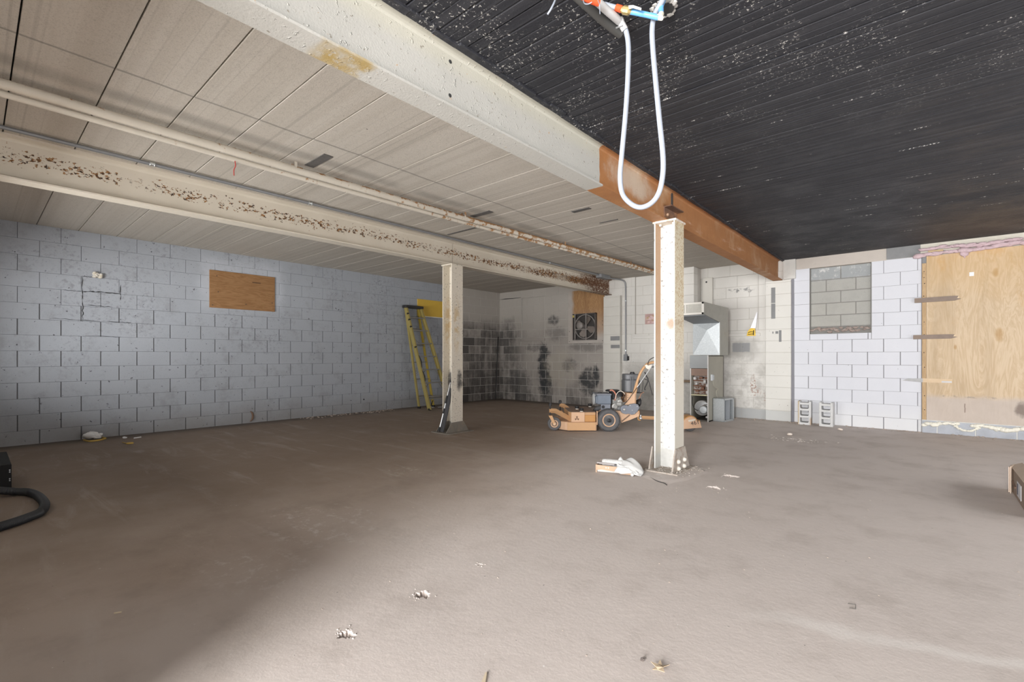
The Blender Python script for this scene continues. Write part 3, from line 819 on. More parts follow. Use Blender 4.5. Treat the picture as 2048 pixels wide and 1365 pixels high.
# ---------------------------------------------------------------- pipes and conduit under the ceiling
m_galv = mk('grey_conduit_steel', (.27, .28, .295), .45, .35, var=.15)
m_strap = mk('shiny_zinc_strap', (.62, .66, .68), .3, .8)
cd = thing('electrical_conduit', (-5.15, 9.2, 1.0), 'grey electrical conduit along the second beam, dropping to a wall switch', 'conduit')
pts = [(-5.15, y, 2.838) for y in (-.5, 2, 4, 6, 8, 8.62)]
MB().tube(pts, .016, 12).build('conduit_pipe', m_galv, cd, world=True, smooth=50)
MB().tube(bez([(-5.15, 8.98, 2.825), (-5.13, 9.15, 2.828), (-5.07, 9.36, 2.825), (-5.01, 9.445, 2.79), (-4.985, 9.462, 2.70), (-4.98, 9.463, 2.4), (-4.978, 9.463, 1.8), (-4.978, 9.463, 1.19)], 6), .0155, 12).build('conduit_pipe', m_galv, cd, world=True, smooth=50)
MB().cbox(-5.215, -5.085, 8.61, 8.99, 2.785, 2.862, .006).build('junction_box', m_galv, cd, world=True)
MB().cbox(-5.020, -4.937, 9.43, 9.49, 1.045, 1.19, .006).build('switch_box', m_galv, cd, world=True)
MB().cbox(-4.938, -4.905, 9.455, 9.48, 1.055, 1.15, .004).build('switch_lever', M['shadow_gap'], cd, world=True)
for y in ((1.060, 2.841)[0], (2.484, 2.841)[0], 6.9):
    s = MB().tube([(-5.15+.0185*math.cos(q), y-.016, 2.838+.0185*math.sin(q)) for q in [i*PI/6 for i in range(12)]], .004, 6, closed=True)
    s.tube([(-5.15+.0185*math.cos(q), y+.016, 2.838+.0185*math.sin(q)) for q in [i*PI/6 for i in range(12)]], .004, 6, closed=True)
    s.cyl((-5.15, y-.018, 2.838), (-5.15, y+.018, 2.838), .0182).build('strap', m_strap, cd, world=True, smooth=50)
for y in (9.463,):
    for z in (2.36, 1.27):
        MB().cyl((-4.98, y, z-.012), (-4.98, y, z+.012), .0185, None, 12).build('strap', m_strap, cd, world=True, smooth=50)

def mat_pipe():
    t = NT('cream_pipe_paint_rusting'); t.pos()
    c = t.mix(t.noise(6, 4), (.62, .57, .49), (.74, .70, .62))
    far = t.mr(t.Y, .4, 5.5)
    up = t.mr(t.Z, 2.800, 2.826)
    k = t.mr(t.addm(t.noise(14, 5, .7), t.addm(t.mul(far, .17), t.mul(up, .13))), .66, .74)
    c = t.mix(k, c, t.mix(t.noise(30, 4), (.30, .13, .05), (.47, .29, .13)))
    t.bump(t.noise(50, 4), .4, .004); return t.out(c, .6)
mp = mat_pipe()
pp = thing('overhead_pipe', (-4.2, 4, 2.78), 'cream double pipe hung under the pale ceiling, rusting towards the wall', 'pipe')
b = MB().tube(bez([(-4.235, -.5, 2.800), (-4.225, 2, 2.802), (-4.19, 4, 2.806), (-4.14, 6, 2.812), (-4.04, 9.49, 2.822)], 4), .031, 12)
b.build('upper_pipe', mp, pp, world=True, smooth=50)
MB().tube(bez([(-4.275, -.5, 2.752), (-4.265, 2, 2.756), (-4.23, 4, 2.765), (-4.18, 6, 2.778), (-4.08, 9.49, 2.80)], 4), .0205, 12).build('lower_pipe', mp, pp, world=True, smooth=50)
for y in (-.1, 1.9, 3.9, 5.9, 7.9):
    x = -4.235 + max(0, y-2)*.026
    for s in (-1, 1): MB().box(x+s*.032-.002, x+s*.032+.002, y-.012, y+.012, 2.80, ZC+.002).build('hanger', mp, pp, world=True)
tag(MB().tube(bez([(-4.260, 1.428, 2.740), (-4.260, 1.432, 2.700), (-4.270, 1.424, 2.668), (-4.260, 1.421, 2.619)], 4), .004, 6).build('string', mk('red_cord', (.45, .06, .05), .8)), 'short red string hanging from the overhead pipe', 'string')

# ================================================================ things on the walls
def wood(name, a, b, knots=(), grain='Z', extra=None, fine=1.0):
    t, c = mat_plywood(name, a, b, knots, grain, fine=fine)
    if extra: c = extra(t, c)
    t.bump(t.noise(40, 4), .15, .003)
    return t.out(c, .7)
m_nail = mk('dark_nail_head', (.05, .04, .035), .6)

# left wall
pl = thing('plywood_board', (XL, 3.066, 1.937), 'orange-brown plywood board screwed over a window in the blue-grey wall', 'board')
def ply_y(t, c): return t.mix(t.mul(t.rmask('YZ', ((3.2, 3.34), (2.405, 2.425)), .006, .01, 20), .8), c, (.08, .04, .02))
MB().cbox(XL+.0025, XL+.020, 2.556, 3.576, 1.937, 2.549, .002).build('sheet', wood('orange_plywood', (.235, .115, .042), (.33, .18, .078), (), 'Y', ply_y), pl, world=True)
for y, z in ((2.66, 2.46), (2.68, 2.20), (3.10, 2.03), (3.53, 2.09), (2.60, 1.98)):
    MB().cyl((XL+.018, y, z), (XL+.022, y, z), .008, None, 10).build('nail', m_nail, pl, world=True)
yp = thing('yellow_board', (XL, 7.16, 2.06), 'yellow board on the wall behind the top of the stepladder', 'board')
MB().cbox(XL-.002, XL+.014, 6.72, 7.62, 2.075, 2.457, .002).build('sheet', mk('yellow_sheet', (.70, .46, .07), .5, var=.06), yp, world=True)
MB().cbox(XL-.002, XL+.010, 6.83, 7.62, 2.058, 2.075, .002).build('light_leak_strip', mk('leak_white', (.85, .84, .80), .5), yp, world=True, label='white strip standing in for light leaking along the panel foot')  # light leak under the board painted as a white strip
fb = MB()
for i in range(11): fb.lump((XL+.018+random.uniform(0, .02), 1.178+random.uniform(-.04, .04), 2.285+random.uniform(-.032, .028)), random.uniform(.016, .030), i, (.9, 1.1, .9), .6, 2)
tag(fb.build('foam_plug', mk('cream_spray_foam', (.62, .55, .40), .7, dirt=(.66, .65, .64), dirt_amt=.5, dscale=14), smooth=60), 'pale lump of spray foam stuck in a joint of the blue-grey wall', 'foam')
# open cracks round an old infilled opening
m_crack = M['shadow_gap']
def crack(pts, r, parent=None):
    b = MB(); rnd = random.Random(int(pts[0][1]*1000))
    P = []
    for a, c in zip(pts, pts[1:]):
        n = 7
        for i in range(n):
            q = [x+(y-x)*i/n for x, y in zip(a, c)]
            P.append((q[0], q[1]+rnd.uniform(-.006, .006), q[2]+rnd.uniform(-.006, .006)))
    P.append(pts[-1])
    rs = [max(.0012, r*rnd.uniform(.3, 1.2)) for _ in P]; rs[0] = rs[-1] = .001
    return b.tube(P, rs, 5).build('crack', m_crack, wl, world=True)
xc = XL + .001
for pts, r in [([(xc, 1.025, 2.036), (xc, 1.22, 2.055), (xc, 1.433, 2.042)], .008), ([(xc, .826, 2.038), (xc, 1.025, 2.036)], .004), ([(xc, 1.03, 1.852), (xc, 1.346, 1.846)], .005),
               ([(xc, 1.025, 2.26), (xc, 1.022, 2.03), (xc, 1.026, 1.80), (xc, 1.025, 1.62)], .005), ([(xc, 1.433, 2.17), (xc, 1.433, 1.95)], .005),
               ([(xc, .70, 1.65), (xc, 1.05, 1.642), (xc, 1.44, 1.635), (xc, 1.56, 1.633)], .004), ([(xc, 1.05, 1.43), (xc, 1.44, 1.425)], .003), ([(xc, 1.03, 2.243), (xc, 1.13, 2.246)], .004)]:
    crack(pts, r)
MB().tube([(-8.75, YB-.001, 2.683), (-8.55, YB-.001, 2.69), (-8.3, YB-.001, 2.682), (-8.0, YB-.001, 2.68)], [.002, .010, .008, .004], 6).build('crack', m_crack, wb, world=True)
MB().cyl((XL-.002, 5.36, .255), (XL+.001, 5.36, .255), .016, None, 12).build('drill_hole', m_crack, wl, world=True)
rm = [(XL+.012, 3.139+.075*math.cos(q), .115+.095*math.sin(q)) for q in [math.radians(a) for a in range(-70, 80, 15)]]
tag(MB().tube(rm, [.004, .010, .014, .016, .017, .017, .016, .014, .010, .004], 8).build('curved_bracket', mk('brown_rust_scrap', (.20, .12, .08), .8, var=.3), smooth=60), 'small curved rusty brown scrap low on the blue-grey wall', 'bracket')

# corner rod
tag(MB().tube([(-8.668, 9.224, .008), (-8.715, 9.385, 1.667)], .013, 10).build('black_rod', mk('black_iron', (.012, .012, .012), .5), smooth=50), 'thin black rod leaning in the sooty far left corner', 'rod')

# plywood with the extractor fan
def ply_fan(t, c):
    raw = t.mul(t.mr(t.addm(t.X, t.mul(t.addm(t.noise(5, 4), -.5), .1)), -6.42, -6.30), t.mr(t.addm(t.Z, t.mul(t.addm(t.noise(6, 4), -.5), .2)), 1.55, 1.75))
    dirty = t.mix(t.noise(6, 5, .65), (.38, .34, .31), (.56, .52, .48))
    half = t.mul(raw, t.mr(t.Z, 1.5, 2.35, .45, 1.0))
    return t.mix(half, dirty, c)
fp = thing('plywood_sheet', (-6.01, YB, 1.45), 'half painted plywood sheet in the back wall around the old fan', 'board')
MB().cbox(-6.5, -5.518, YB-.024, YB-.003, 1.452, 2.70, .003).build('sheet', wood('half_painted_plywood', (.30, .155, .065), (.44, .26, .12), (), 'Z', ply_fan, 1.6), fp, world=True)
for x, z in ((-6.46, 1.50), (-5.56, 1.50), (-6.46, 1.74), (-5.56, 1.86), (-5.56, 1.95)):
    MB().cyl((x, YB-.027, z), (x, YB-.02, z), .009, None, 10).build('screw', m_nail, fp, world=True)
m_fr = mk('grimy_dark_steel', (.115, .105, .10), .6, .3, var=.3, scale=20, dirt=(.24, .21, .19), dirt_amt=.35, dscale=12)
m_fl = mk('grimy_pale_steel', (.26, .24, .225), .6, .2, var=.25, scale=20)
fx, fz, fy = -6.01, 1.835, YB-.030
fan = thing('exhaust_fan', (fx, fy, 1.53), 'grimy square extractor fan with crossed struts on the plywood', 'fan')
b = MB()
x0, x1, z0, z1 = -6.32, -5.70, 1.525, 2.142
MB().box(x0, x1, fy-.006, fy+.004, z0, z1).build('back_board', mk('fan_dark_back', (.05, .045, .042), .8, var=.4, scale=12), fan, world=True)
for q in [(x0, x0+.02, z0, z1), (x1-.02, x1, z0, z1), (x0, x1, z0, z0+.02), (x0, x1, z1-.02, z1)]:
    MB().cbox(q[0], q[1], fy-.075, fy, q[2], q[3], .003).build('frame_side', m_fr, fan, world=True)
cx, cz = -5.985, 1.835
n = 40; r0, r1 = .265, .285
ring = MB()
vs = []; fs = []
for i in range(n):
    q = 2*PI*i/n
    for r, y in ((r0, fy-.02), (r0, fy-.065), (r1, fy-.065), (r1, fy-.02)):
        vs.append((cx+r*math.cos(q), y, cz+r*math.sin(q)))
for i in range(n):
    j = (i+1) % n
    for a in range(4): fs.append((4*i+a, 4*i+(a+1) % 4, 4*j+(a+1) % 4, 4*j+a))
ring.add(vs, fs).build('shroud_ring', m_fl, fan, world=True, smooth=50)
for k in range(4):
    T = tr(cx, fy-.035, cz) @ rot('Y', 22+90*k)
    vs = [(-.03, .012, .05), (.03, -.012, .05), (.085, -.022, .20), (.05, -.012, .25), (-.05, .014, .25), (-.075, .02, .19)]
    bl = MB().add(vs + [(x, y-.004, z) for x, y, z in vs], [(0, 1, 2, 3, 4, 5), (11, 10, 9, 8, 7, 6)] + [(i, i+6, (i+1) % 6+6, (i+1) % 6) for i in range(6)], T)
    bl.build('blade', mk('fan_blade_grime', (.20, .17, .15), .6, .2, var=.25, scale=16) if k == 0 else D.materials['fan_blade_grime'], fan, world=True)
MB().lathe([(.085, 0), (.09, .02), (.085, .10), (.05, .125), (0, .128)], 24, tr(cx-.105, fy-.03, cz+.025) @ rot('X', 90)).build('motor', m_fl, fan, world=True, smooth=40)
MB().cbox(cx-.04, cx+.05, fy-.06, fy-.03, cz-.04, cz+.05, .006).build('hub', m_fr, fan, world=True)
MB().cbox(cx+.025, cx+.05, fy-.085, fy-.065, z0, z1, .003).build('strut', m_fl, fan, world=True)
MB().cbox(x0+.06, cx+.09, fy-.088, fy-.070, cz-.075, cz-.05, .003).build('strut', m_fl, fan, world=True)
MB().cbox(x0+.055, x0+.085, fy-.085, fy-.065, z0, z1, .003).build('strut', m_fl, fan, world=True)
MB().cbox(x0+.004, x0+.05, fy-.082, fy-.072, z1-.085, z1-.03, .003).build('rating_plate', mk('yellow_tag', (.45, .38, .10), .6), fan, world=True, label='yellowish tag')

# pink insulation showing in the bricked window
pk = thing('insulation_tuft', (-4.42, YB, 1.83), 'pink insulation in a small broken hole left of the near column', 'insulation')
m_pink = mk('pink_fibre', (.70, .52, .52), .95, var=.15, scale=14, dirt=(.45, .31, .15), dirt_amt=.45, dscale=8, bump=.6)
MB().box(-4.545, -4.24, YB+.01, YB+.028, 1.83, 2.045).build('hole_back', mk('hole_rim_red', (.50, .34, .32), .9, var=.3), pk, world=True)
b = MB()
for i in range(14):
    b.lump((random.uniform(-4.50, -4.28), YB+.01, random.uniform(1.86, 2.0)), random.uniform(.03, .055), i, (1.3, .45, .8), .5, 2)
b.build('fibre', m_pink, pk, world=True, smooth=60)

# white board standing on the hood, block flue
bd = thing('white_board', (-3.23, 9.45, 1.9), 'narrow white painted board with a bolt hole above the furnace hood', 'board')
MB().cbox(-3.325, -3.135, 9.445, 9.49, 1.95, 2.672, .004).build('plank', M['pil'], bd, world=True)
MB().cyl((-3.245, 9.443, 2.59), (-3.245, 9.446, 2.59), .017, None, 14).build('hole', m_crack, bd, world=True)
ch = struct('trim_6', 'white painted block flue above the furnace, up to the ceiling', MB().box(-3.90, -3.366, 9.118, 9.5, 1.93, ZC-.002), M['joint_white'])
for k in range(9, 14):
    for a, b_ in ((-3.905, -3.75), (-3.746, -3.361)) if k % 2 else ((-3.905, -3.361),):
        MB().cbox(a, b_, 9.105, 9.30, BED[k]+.078, min(BED[k+1]+.074, ZC-.003), .004).build('block', M['white'], ch, world=True)
struct('trim_7', 'dark grey end piece over the timber stud', MB().cbox(-.068, -.02, YB-.02, YB+.05, 2.545, 2.69, .003), M['concrete_dark'])

# handsaw on the sill
sw = thing('handsaw', (-2.43, YB-.02, 1.53), 'handsaw with yellow and black handle standing on the white sill', 'saw')
def fyq(pts): return [p for p in pts]
yh = YB-.028
hp = [(-2.520, 1.522), (-2.503, 1.598), (-2.473, 1.643), (-2.439, 1.665), (-2.380, 1.653), (-2.369, 1.520)]
ho = [(-2.494, 1.547), (-2.486, 1.584), (-2.447, 1.596), (-2.407, 1.590), (-2.409, 1.554)]
m_yel = mk('yellow_plastic', (.80, .52, .03), .4, var=.05); m_blk = mk('black_rubber', (.015, .015, .016), .6)
MB().prism(hp, yh-.012, yh+.012, 'y').build('handle', m_yel, sw, world=True)
MB().tube([(x, yh-.012, z) for x, z in ho], .006, 8, closed=True).build('grip', m_blk, sw, world=True)
MB().tube([((-2.401, 1.622)[0], yh-.012, (-2.401, 1.622)[1]), ((-2.405, 1.531)[0], yh-.012, (-2.405, 1.531)[1])], .008, 8).build('grip', m_blk, sw, world=True)
MB().prism([(-2.458, 1.661), (-2.355, 1.940), (-2.338, 1.961), (-2.345, 1.866), (-2.372, 1.662)], yh-.002, yh+.002, 'y').build('blade', mk('pale_saw_steel', (.72, .72, .76), .35, .3), sw, world=True)

# boarded doorway at the right
def ply_big(t, c):
    c = t.mix(t.mul(t.mr(t.addm(t.Z, t.mul(t.noise(3, 4), .5)), 2.1, 2.7), .3), c, (.62, .38, .14))
    c = t.mix(t.mul(t.mul(t.mr(t.noise(1.0, 5, .7, t.sv(2.2, 2, 1.1)), .52, .66), t.mr(t.Z, 1.2, 2.2)), .5), c, (.55, .31, .10))
    low = t.mr(t.addm(t.Z, t.mul(t.addm(t.noise(5, 5), -.5), .1)), .60, .50)
    c = t.mix(t.mul(low, .8), c, t.mix(t.noise(5, 5), (.44, .38, .34), (.58, .52, .48)))
    c = t.mix(t.mul(t.blob('XZ', (.97, .42), (.07, .12), .3, 7), .8), c, (.16, .12, .10))
    c = t.mix(t.mul(t.rmask('XZ', ((.395, .405), (.33, .46)), .004, .01, 20), .9), c, (.20, .14, .11))
    return t.mix(t.mul(t.mul(t.rmask('XZ', ((.15, .80), (.545, .565)), .012, .03, 12), t.mr(t.noise(16, 3), .5, .6)), .6), c, (.25, .22, .21))
bp = thing('plywood_sheet', (.6, YB, .17), 'tall pale plywood sheet boarding up the doorway at the far right', 'board')
MB().prism([(-.017, .168), (1.21, .168), (1.21, 2.665), (-.017, 2.645)], YB-.024, YB-.004, 'y').build('sheet', wood('pale_plywood', (.52, .385, .24), (.63, .50, .35), (((.712, 2.317), .07), ((.747, 1.445), .10), ((.30, 1.28), .04)), 'Z', ply_big, .8), bp, world=True)
MB().cbox(.445, .495, YB-.030, YB-.022, 2.295, 2.352, .003).build('blank_plate', mk('white_plate', (.85, .85, .84), .4), bp, world=True, label='small white blank plate')
sd = thing('timber_stud', (-.044, YB, .13), 'light timber stud with nail holes at the edge of the plywood doorway', 'stud')
MB().cbox(-.069, -.019, YB-.026, YB+.02, .132, 2.545, .003).build('stud_wood', wood('stud_pine', (.42, .28, .145), (.53, .375, .215), (), 'Z', None, 2.0), sd, world=True)
for z in (2.33, 2.24, 2.05, 1.66, 1.47, .98, .55, .34, 1.2, 2.42):
    MB().cyl((-.044+random.uniform(-.012, .012), YB-.029, z), (-.044, YB-.025, z), .006, None, 8).build('nail', m_nail, sd, world=True)
m_bat = mk('weathered_brown_batten', (.255, .20, .165), .8, var=.2, scale=12); m_spl = mk('fresh_split_wood', (.72, .58, .40), .8)
def batten(name, label, x0, x1, z0, z1, mat, dz=0, tip=True):
    t_ = thing(name, ((x0+x1)/2, YB-.03, z0), label, 'batten')
    yb = YB-.025
    MB().prism([(x0, z0), (x1-.05, z0+dz), (x1+.015, z0+dz+.022), (x1-.03, z0+dz+.032), (x1-.012, z1+dz-.006), (x1-.06, z1+dz), (x0, z1)], yb-.026, yb, 'y').build('stick', mat, t_, world=True)
    if tip: MB().cbox(x1-.035, x1-.003, yb-.022, yb-.004, z0+dz+.03, z1+dz-.004, .004).build('broken_end', m_spl, t_, world=True)
batten('wood_batten', 'upper brown batten nailed across the plywood edge', -.155, .345, 1.953, 2.022, m_bat, .004)
batten('wood_batten', 'middle brown batten across the plywood edge, below the upper one', -.170, .305, 1.402, 1.465, m_bat, .002)
def mat_bat3():
    t = NT('grey_to_pale_batten'); t.pos()
    c = t.mix(t.mr(t.X, -.07, -.05), t.mix(t.noise(20, 4), (.33, .34, .35), (.55, .55, .55)), t.mix(t.noise(20, 4), (.58, .43, .27), (.72, .57, .40)))
    return t.out(c, .8)
t3 = thing('wood_batten', (0, YB-.03, .77), 'lowest batten stub, grey at left and pale over the plywood', 'batten')
MB().prism([(-.30, .772), (-.24, .800), (-.06, .812), (.265, .808), (.265, .752), (-.06, .752), (-.20, .762)], YB-.030, YB-.022, 'y').build('stick', mat_bat3(), t3, world=True)
MB().cbox(.15, .262, YB-.033, YB-.029, .755, .778, .002).build('torn_paper', mk('pale_torn_paper', (.62, .62, .64), .8), t3, world=True)

ins = thing('pink_insulation', (.6, YB-.03, 2.63), 'strip of pink fibre insulation stuffed above the plywood sheet', 'insulation')
def fibre(x0, x1, f, r, seed, sq):
    b = MB(); rnd = random.Random(seed); x = x0
    while x < x1:
        b.lump((x, YB-.056+rnd.uniform(-.010, .010), f(x)+rnd.uniform(-.008, .008)), r*rnd.uniform(.8, 1.25), int(x*977)+seed, sq, .45, 2)
        x += r*1.1
    return b
m_pk = mk('pink_wool', (.60, .46, .49), .95, var=.12, scale=18, dirt=(.60, .47, .42), dirt_amt=.3, dscale=7, bump=.7)
fibre(-.10, 1.3, lambda x: 2.665+.02*x+.012*math.sin(9*x), .034, 1, (1.7, .8, .8)).build('lower_roll', m_pk, ins, world=True, smooth=60)
fibre(-.07, .95, lambda x: 2.735+.015*x+.016*math.sin(6*x+1), .026, 2, (1.8, .8, .8)).build('upper_roll', m_pk, ins, world=True, smooth=60)
MB().lump((.385, YB-.05, 2.625), .03, 8, (1.5, .7, 1.3), .4).lump((.395, YB-.042, 2.585), .013, 9, (.8, .6, 2.2), .4).build('drooping_tuft', m_pk, ins, world=True, smooth=60)
MB().cbox(.00, .17, YB-.062, YB-.03, 2.693, 2.722, .004).build('kraft_paper', mk('tan_kraft_paper', (.50, .38, .22), .8, var=.2), ins, world=True, label='tan paper facing')
fm = thing('spray_foam', (.6, YB-.05, .1), 'lumpy cream spray foam along the foot of the plywood', 'foam')
m_fm = mk('cream_foam', (.84, .82, .72), .75, var=.06, bump=.3)
b = MB(); rnd = random.Random(21)
for i in range(56):
    x = -.01 + i*.0235
    if .34 < x < .47: continue
    dip = .035*max(0, math.sin(x*7.2+2.2)) + .02*max(0, math.sin(x*17))
    b.lump((x, YB-.045+rnd.uniform(-.008, .008), .162-dip*.8+rnd.uniform(-.006, .006)), rnd.uniform(.018, .026)+dip*.25, i, (1.2, .9, .9), .4, 2)
for i in range(12):
    q = i/11; x = .30+.24*q
    b.lump((x, YB-.05, .125-.055*math.sin(PI*q)), .02, i+70, (1.1, .9, .8), .4, 2)
b.build('foam_bead', m_fm, fm, world=True, smooth=60)
MB().lump((-.045, YB-.04, .115), .026, 3, (1.2, .6, .8), .4).build('foam_bead', m_fm, fm, world=True, smooth=60)

# ================================================================ furnace corner
fu = thing('furnace', (-3.02, 8.85, 0), 'old gas furnace with its front open, grille hood on top', 'furnace')
m_fg = mk('grey_blue_enamel', (.30, .315, .32), .5, .2, var=.05); m_ft = mk('tan_grey_enamel', (.40, .385, .33), .6, .1, var=.12, scale=5, dirt=(.30, .27, .21), dirt_amt=.3)
m_fe = mk('pale_furnace_edge', (.62, .61, .59), .5, .2); m_fi = mk('dull_furnace_inside', (.22, .20, .18), .7, .1, var=.25, dirt=(.36, .34, .30), dirt_amt=.3)
m_gv = mk('spangled_galvanised_sheet', (.50, .535, .555), .45, .45, var=.16, scale=60, dirt=(.62, .65, .66), dirt_amt=.4, dscale=45)
m_gs = mk('dull_galvanised_side', (.36, .355, .32), .55, .3, var=.14, scale=10, dirt=(.30, .24, .17), dirt_amt=.25, dscale=3)
X0, X1, Y0, Y1, ZT = -3.185, -2.867, 8.45, 9.24, 1.16
MB().cbox(X0, X0+.012, Y0, Y1, 0, ZT, .002).build('side_panel', m_ft, fu, world=True)
MB().cbox(X1-.012, X1, Y0, Y1, 0, ZT, .002).build('side_panel', m_ft, fu, world=True)
MB().box(X0, X1, Y1-.012, Y1, 0, ZT).build('back_panel', m_fi, fu, world=True)
MB().box(X0, X1, Y0+.01, Y1, ZT-.012, ZT).build('top_panel', m_ft, fu, world=True)
MB().box(X0, X1, Y0+.02, Y1, .0, .02).build('bottom_panel', m_fi, fu, world=True)
MB().cbox(X0, X1-.016, Y0-.012, Y0+.006, .932, ZT, .003).build('door_panel', m_fg, fu, world=True, label='plain grey front panel')
MB().cbox(X0, X0+.016, Y0-.006, Y0+.01, .0, .93, .002).build('front_edge', m_fe, fu, world=True)
MB().cbox(X1-.018, X1, Y0-.008, Y0+.01, .0, ZT, .002).build('front_edge', m_fe, fu, world=True)
MB().cbox(X0+.016, X1-.018, Y0+.004, Y0+.10, .802, .928, .004).build('draught_hood', mk('brown_rusty_sheet', (.27, .185, .145), .7, .1, var=.15), fu, world=True)
MB().box(X0+.012, X1-.012, Y0+.16, Y0+.18, .46, .80).build('burner_back', mk('smudged_white_sheet', (.50, .46, .43), .7, var=.3, scale=20, dirt=(.22, .11, .07), dirt_amt=.45, dscale=14), fu, world=True)
m_rb = mk('rusty_burner_pipe', (.25, .13, .085), .7, .2, var=.3, scale=25); m_wm = mk('whitened_casting', (.66, .65, .64), .6, .2, var=.15, scale=30)
for z in (.715, .62, .545):
    MB().tube([(X0+.02, Y0+.10, z), (X1-.02, Y0+.09, z-.006)], .011, 8).build('burner_tube', m_rb, fu, world=True, smooth=50)
for x, z, a, c in ((-3.13, .75, .045, .05), (-3.02, .765, .06, .035), (-2.93, .76, .045, .04), (-2.955, .70, .045, .055), (-3.10, .66, .035, .04), (-2.99, .58, .05, .045), (-2.92, .63, .03, .05), (-3.09, .53, .055, .035), (-2.92, .515, .03, .05)):
    MB().cbox(x-a/2, x+a/2, Y0+.055, Y0+.12, z-c/2, z+c/2, .006).build('gas_valve' if a > .04 else 'fitting', m_wm if (x*100) % 3 > 1 else m_rb, fu, world=True)
b = MB()
for i in range(24):
    b.lump((random.uniform(X0+.03, X1-.03), Y0+.13, random.uniform(.48, .79)), random.uniform(.008, .02), i, (1.3, .6, .8), .4, 1)
tag(b.build('burner_clutter', m_rb, fu, world=True), kind='stuff')
MB().cbox(X0+.012, X1-.012, Y0-.002, Y0+.12, .452, .470, .003).build('shelf', mk('yellowed_shelf_edge', (.66, .62, .42), .5), fu, world=True)
# blower
T = tr(-3.022, Y0+.12, .225) @ rot('X', -90)
MB().lathe([(.132, 0), (.137, .01), (.137, .28), (.132, .29)], 32, T).build('blower_housing', mk('dusty_blower_sheet', (.47, .46, .44), .5, .3, var=.15), fu, world=True, smooth=40)
MB().lathe([(.120, 0), (.124, .008), (.08, .02), (.0, .022)], 28, tr(-3.015, Y0+.118, .225) @ rot('X', 90)).build('blower_face', mk('pale_blower_sheet', (.42, .43, .44), .45, .4, var=.1), fu, world=True, smooth=40)
MB().lathe([(.07, 0), (.074, .012), (.074, .08), (.06, .095), (0, .1)], 24, tr(-2.965, Y0+.112, .205) @ rot('X', 90)).build('blower_motor', m_gv, fu, world=True, smooth=40)
MB().tube(bez([(-3.02, Y0+.05, .15), (-3.0, Y0+.03, .24), (-2.95, Y0+.025, .29), (-2.90, Y0+.03, .30)], 5), .008, 8).build('motor_strap', m_fi, fu, world=True, smooth=50)
MB().tube(bez([(X0+.02, Y0+.05, .42), (X0+.02, Y0+.05, .30), (X0+.06, Y0+.05, .21), (X0+.12, Y0+.05, .18)], 6), .006, 6).build('wire', M['shadow_gap'], fu, world=True)
MB().cbox(-2.93, -2.88, Y0+.03, Y0+.08, .06, .095, .008).build('capacitor', m_wm, fu, world=True)
# duct plenum and grille hood
A0, A1, B0, B1, ZH = -3.135, -2.68, 8.45, 8.91, 2.008
pm = MB()
pm.box(A0, A1, B0+.003, B1, 1.166, ZH)
pm.build('plenum', m_gs, fu, world=True)
q = [(A0, B0, 1.168), (A1, B0, 1.168), (A1, B0, 1.725), (A0, B0, 1.725)]
mid = ((A0+A1)/2+.02, B0-.022, 1.60)
MB().add(q + [mid] + [(x, y+.004, z) for x, y, z in q], [(0, 1, 4), (1, 2, 4), (2, 3, 4), (3, 0, 4), (5, 8, 7, 6), (0, 5, 6, 1), (1, 6, 7, 2), (2, 7, 8, 3), (3, 8, 5, 0)]).build('plenum_front', m_gv, fu, world=True, label='bright galvanised front with a cross crease')
HY = 7.70
MB().prism([(HY, 1.815), (B0, 1.728), (B0+.01, ZH), (HY, ZH+.005)], A0, A1, 'x').build('hood', m_gs, fu, world=True)
MB().prism([(HY+.03, 1.800), (B0, 1.716), (B0, 1.726), (HY+.03, 1.812)], A0+.01, A1-.01, 'x').build('hood_base', mk('shaded_grey_sheet', (.20, .215, .23), .5, .2), fu, world=True)
m_gw = mk('cream_white_grille', (.74, .72, .67), .5, var=.06)
gx0, gx1, gz0, gz1 = A0-.28, A1, 1.815, 2.013
MB().box(A0-.28, A0, HY+.01, HY+.3, 1.82, 2.0).build('hood_extension', m_gs, fu, world=True)
for q in [(gx0, gx1, gz0, gz0+.032), (gx0, gx1, gz1-.032, gz1), (gx0, gx0+.035, gz0, gz1), (gx1-.035, gx1, gz0, gz1), (-2.985, -2.965, gz0+.03, gz1-.03)]:
    MB().cbox(q[0], q[1], HY-.018, HY+.005, q[2], q[3], .003).build('grille_frame', m_gw, fu, world=True)
MB().box(gx0+.02, gx1-.02, HY+.001, HY+.006, gz0+.02, gz1-.02).build('grille_dark', mk('dusty_grille_dark', (.16, .12, .10), .9, var=.4, scale=30), fu, world=True)
b = MB(); nx = 30
for i in range(nx):
    x = gx0+.04+(gx1-gx0-.08)*i/(nx-1); b.box(x-.0017, x+.0017, HY-.004, HY+.001, gz0+.03, gz1-.03)
for i in range(9):
    z = gz0+.04+(gz1-gz0-.08)*i/8; b.box(gx0+.03, gx1-.03, HY-.004, HY+.001, z-.0017, z+.0017)
tag(b.build('grille_bars', m_gw, fu, world=True), kind='stuff')
